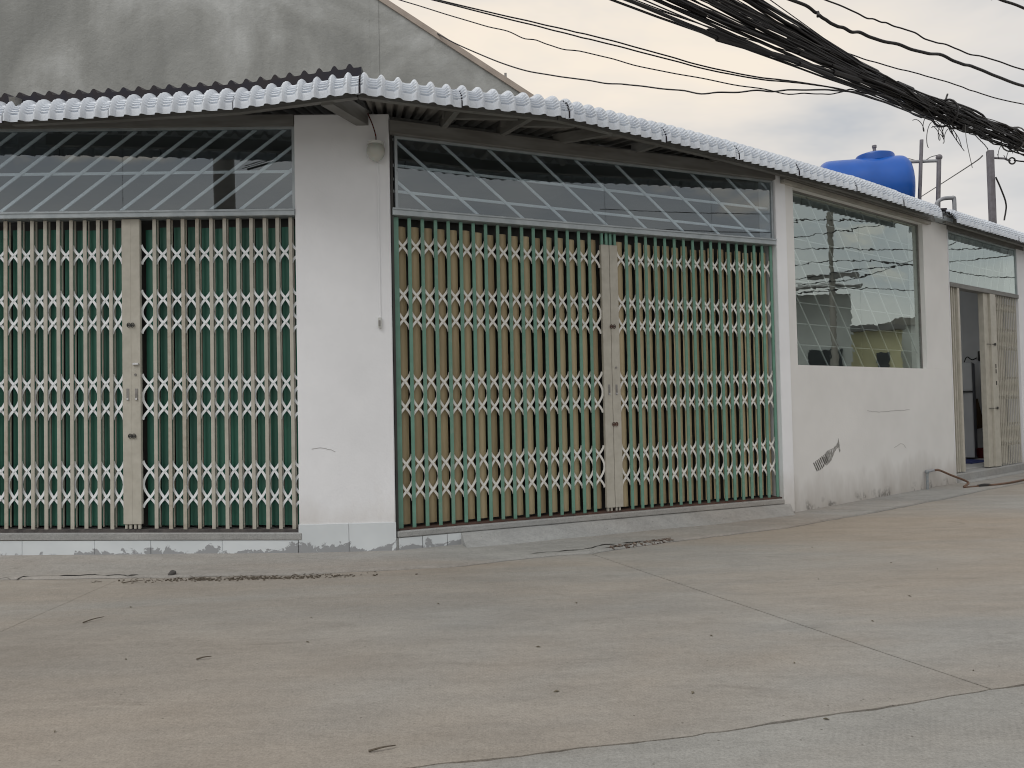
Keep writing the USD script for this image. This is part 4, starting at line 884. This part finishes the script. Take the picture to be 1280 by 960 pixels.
# ------------------------------------------------------------------ litter on the ground
def pebble(c, r, seed, flat_=0.7):
    m = icosphere(subdivisions=2, radius=1.0); v = m.vertices
    v = v * (0.75 + 0.5 * meshkit.noise(v * 1.7 + seed, seed)[:, None]); v[:, 2] *= flat_
    m.vertices = v * r + np.array(c); return m
st_ = pebble((0, 0, 0), 0.031, 3, 1.0); st_.vertices[:, 2] = np.maximum(st_.vertices[:, 2], -0.012); st_.apply_translation((-2.635, 6.03, 0.012))
solo('stone', st_, 'stone_dark', 'dark pointed stone on the joint in front of the left gate', 'stone', smooth=30)
lit = []
for k in range(360):
    x = rng.gauss(-2.0, 0.42); y = 5.90 - 0.05 * rng.random() + 0.03 * rng.gauss(0, 1) + 0.05 * (x + 2.0) * 0.3
    if rng.random() < 0.5: lit.append(pebble((x, y, 0.004), rng.uniform(0.004, 0.011), k, 0.5).simplify_quadric_decimation(face_count=40) if False else bbox(x - 0.006, x + 0.005, y - 0.004, y + 0.006, 0.0, rng.uniform(0.003, 0.01)))
    else:
        a = rng.uniform(0, PI); L_ = rng.uniform(0.012, 0.05)
        lit.append(tube([(x, y, 0.004), (x + L_ * math.cos(a), y + L_ * math.sin(a) * 0.6, rng.uniform(0.004, 0.016))], 0.0022, 4))
solo('dry_litter', cat(lit), 'twig_brown', 'crumbs and dry bits gathered along the joint before the left gate', 'litter', kind='stuff')
rub = []
for k in range(110):
    t = rng.random(); x, y = 0.80 + 0.62 * t + rng.uniform(-0.03, 0.03), 6.72 + 0.36 * t + rng.uniform(-0.03, 0.10) * (1 - abs(t - 0.4))
    z_ = float(az(x, y)); z_ = 0.0 if z_ != z_ else z_
    rub.append(trimesh.convex.convex_hull(np.array([(x + rng.uniform(-0.02, 0.02), y + rng.uniform(-0.014, 0.014), z_ - 0.003 + rng.uniform(0, 0.016)) for _ in range(9)])))
solo('broken_cement', cat(rub), 'crumb_brown', 'rusty crumbs of broken cement along the cracked edge under the right gate', 'rubble', kind='stuff')
TW = [((-2.60, 4.72), 1.0, 0.13, 'short dark twig lying on the road before the left gate'), ((-0.55, 2.88), 0.35, 0.10, 'twig in the foreground near the broken joint'), ((-1.62, 3.98), 0.4, 0.07, 'small dark twig left of centre on the road'), ((-2.9, 5.80), 0.3, 0.14, 'forked twig beside the dark stone')]
for (x, y), a, L_, lab in TW:
    p = np.array([x, y, 0.006]); e = p + np.array([L_ * math.cos(a), L_ * math.sin(a), 0.004])
    mm = [tube(spline([p, (p + e) / 2 + np.array([0.004, -0.006, 0.006]), e], 8), np.linspace(0.0045, 0.002, 8), 5)]
    if 'fork' in lab: mm.append(tube([(p + e) / 2, (p + e) / 2 + np.array([0.05, -0.03, 0.01])], 0.002, 5))
    solo('twig', cat(mm), 'twig_brown', lab, 'twig', 'twigs on the road')
LV = []
for k in range(26):
    y = 3.0 + 4.2 * rng.random() ** 1.2; x = rng.uniform(-0.6, 0.62) * y
    if y > 5.6 + 0.5 * max(0, x): continue
    LV.append((x, y))
lm_ = []
for k, (x, y) in enumerate(LV):
    a = rng.uniform(0, PI); L_ = rng.uniform(0.004, 0.015); w_ = L_ * 0.45; c_, s_ = math.cos(a), math.sin(a)
    V = [(x - L_ * c_, y - L_ * s_, 0.003), (x + w_ * s_, y - w_ * c_, 0.007), (x + L_ * c_, y + L_ * s_, 0.004), (x - w_ * s_, y + w_ * c_, 0.008)]
    V2 = [(q[0], q[1], q[2] - 0.002) for q in V]
    lm_.append(trimesh.convex.convex_hull(np.array(V + V2)))
solo('leaf_scraps', cat(lm_), 'leaf_dry', 'tiny dry leaf scraps scattered over the road', 'leaf scraps', kind='stuff')

# ------------------------------------------------------------------ behind the viewer, seen in the glass: pole and houses across the street
UP = thing('utility_pole', 'concrete utility pole mirrored in the glass above the left gate', 'utility pole')
part(UP, 'shaft', tube([(polepos[0], polepos[1], -0.05), (polepos[0] - 0.10, polepos[1], 7.2)], [0.16, 0.12], 16), 'pole_concrete', smooth=40)
part(UP, 'crossarm', bbox(polepos[0] - 0.7, polepos[0] + 0.5, polepos[1] + 0.14, polepos[1] + 0.24, 5.3, 5.42), 'dull_steel')
H1 = thing('opposite_house', 'grey house with a tin roof mirrored at the lower left of the big window', 'house')
part(H1, 'wall', bbox(15.0, 24, 8.6, 11.45, -0.1, 3.9), 'house_pale')
for k in range(6): part(H1, 'roof_panel', beam((14.4, 8.75 + 0.52 * k, 3.98), (19.5, 8.75 + 0.52 * k, 4.75), 0.505, 0.05 + 0.012 * (k % 2)), 'house_roof')
for y in (9.2, 10.4): part(H1, 'window', bbox(14.94, 14.99, y, y + 0.8, 1.0, 2.5), 'dark_glass')
H2 = thing('yellow_house', 'pale yellow house mirrored low in the middle of the big window', 'house')
part(H2, 'wall', bbox(15.5, 23, 11.5, 12.7, -0.1, 2.95), 'house_yellow')
part(H2, 'roof', bbox(15.3, 23.3, 11.46, 12.75, 2.952, 3.1), 'house_roof')
part(H2, 'window', bbox(15.44, 15.49, 12.1, 12.4, 1.2, 2.4), 'dark_glass')
H3 = thing('flat_roofed_house', 'long grey flat roofed house mirrored at the lower right of the big window', 'house')
part(H3, 'wall', bbox(16.5, 26, 12.8, 17.0, -0.1, 3.15), 'house_pale')
part(H3, 'parapet', bbox(16.4, 26, 12.8, 17.1, 3.152, 3.35), 'pole_concrete')
for y in (13.4, 15.2): part(H3, 'window', bbox(16.44, 16.49, y, y + 0.9, 1.0, 2.4), 'dark_glass')
H4 = thing('tin_roofed_house', 'tall house with a ribbed tin roof mirrored at the right end of the gate transom', 'house')
part(H4, 'wall', bbox(15.5, 24, -3.0, 4.2, -0.1, 5.0), 'house_grey')
for k in range(15): part(H4, 'roof_panel', beam((14.9, -2.9 + 0.51 * k, 5.1), (19.5, -2.9 + 0.51 * k, 6.5), 0.49, 0.05 + 0.014 * (k % 2)), 'house_roof')
for y in (-2, 0.4, 2.6): part(H4, 'window', bbox(15.44, 15.49, y, y + 1.1, 1.0, 2.5), 'dark_glass')
UP2 = thing('utility_pole', 'grey utility pole with drooping wires mirrored in the big window', 'utility pole')
part(UP2, 'shaft', tube([(14.3, 10.9, -0.05), (14.3, 10.9, 6.4)], [0.09, 0.06], 12), 'pole_concrete', smooth=40)
part(UP2, 'crossarm', bbox(14.24, 14.36, 10.3, 11.5, 4.2, 4.3), 'dull_steel')
for k, (za, zb_, zc_) in enumerate([(3.3, 3.9, 3.5), (4.6, 4.1, 5.2), (4.0, 4.6, 3.9), (5.4, 4.9, 4.6), (5.0, 5.3, 5.6), (3.6, 4.3, 4.4), (5.9, 5.6, 5.0)]):
    P_ = spline([(14.3 - 0.1 * k, -2, za + 1.2), (14.2, 4.5, za), (14.2, 10.9, zb_), (13.7, 14.5, zc_), (13.6, 17.2, zc_ + 0.5)], 50)
    part(UP2, 'cable', tube(P_, 0.011, 5), 'black_cable')
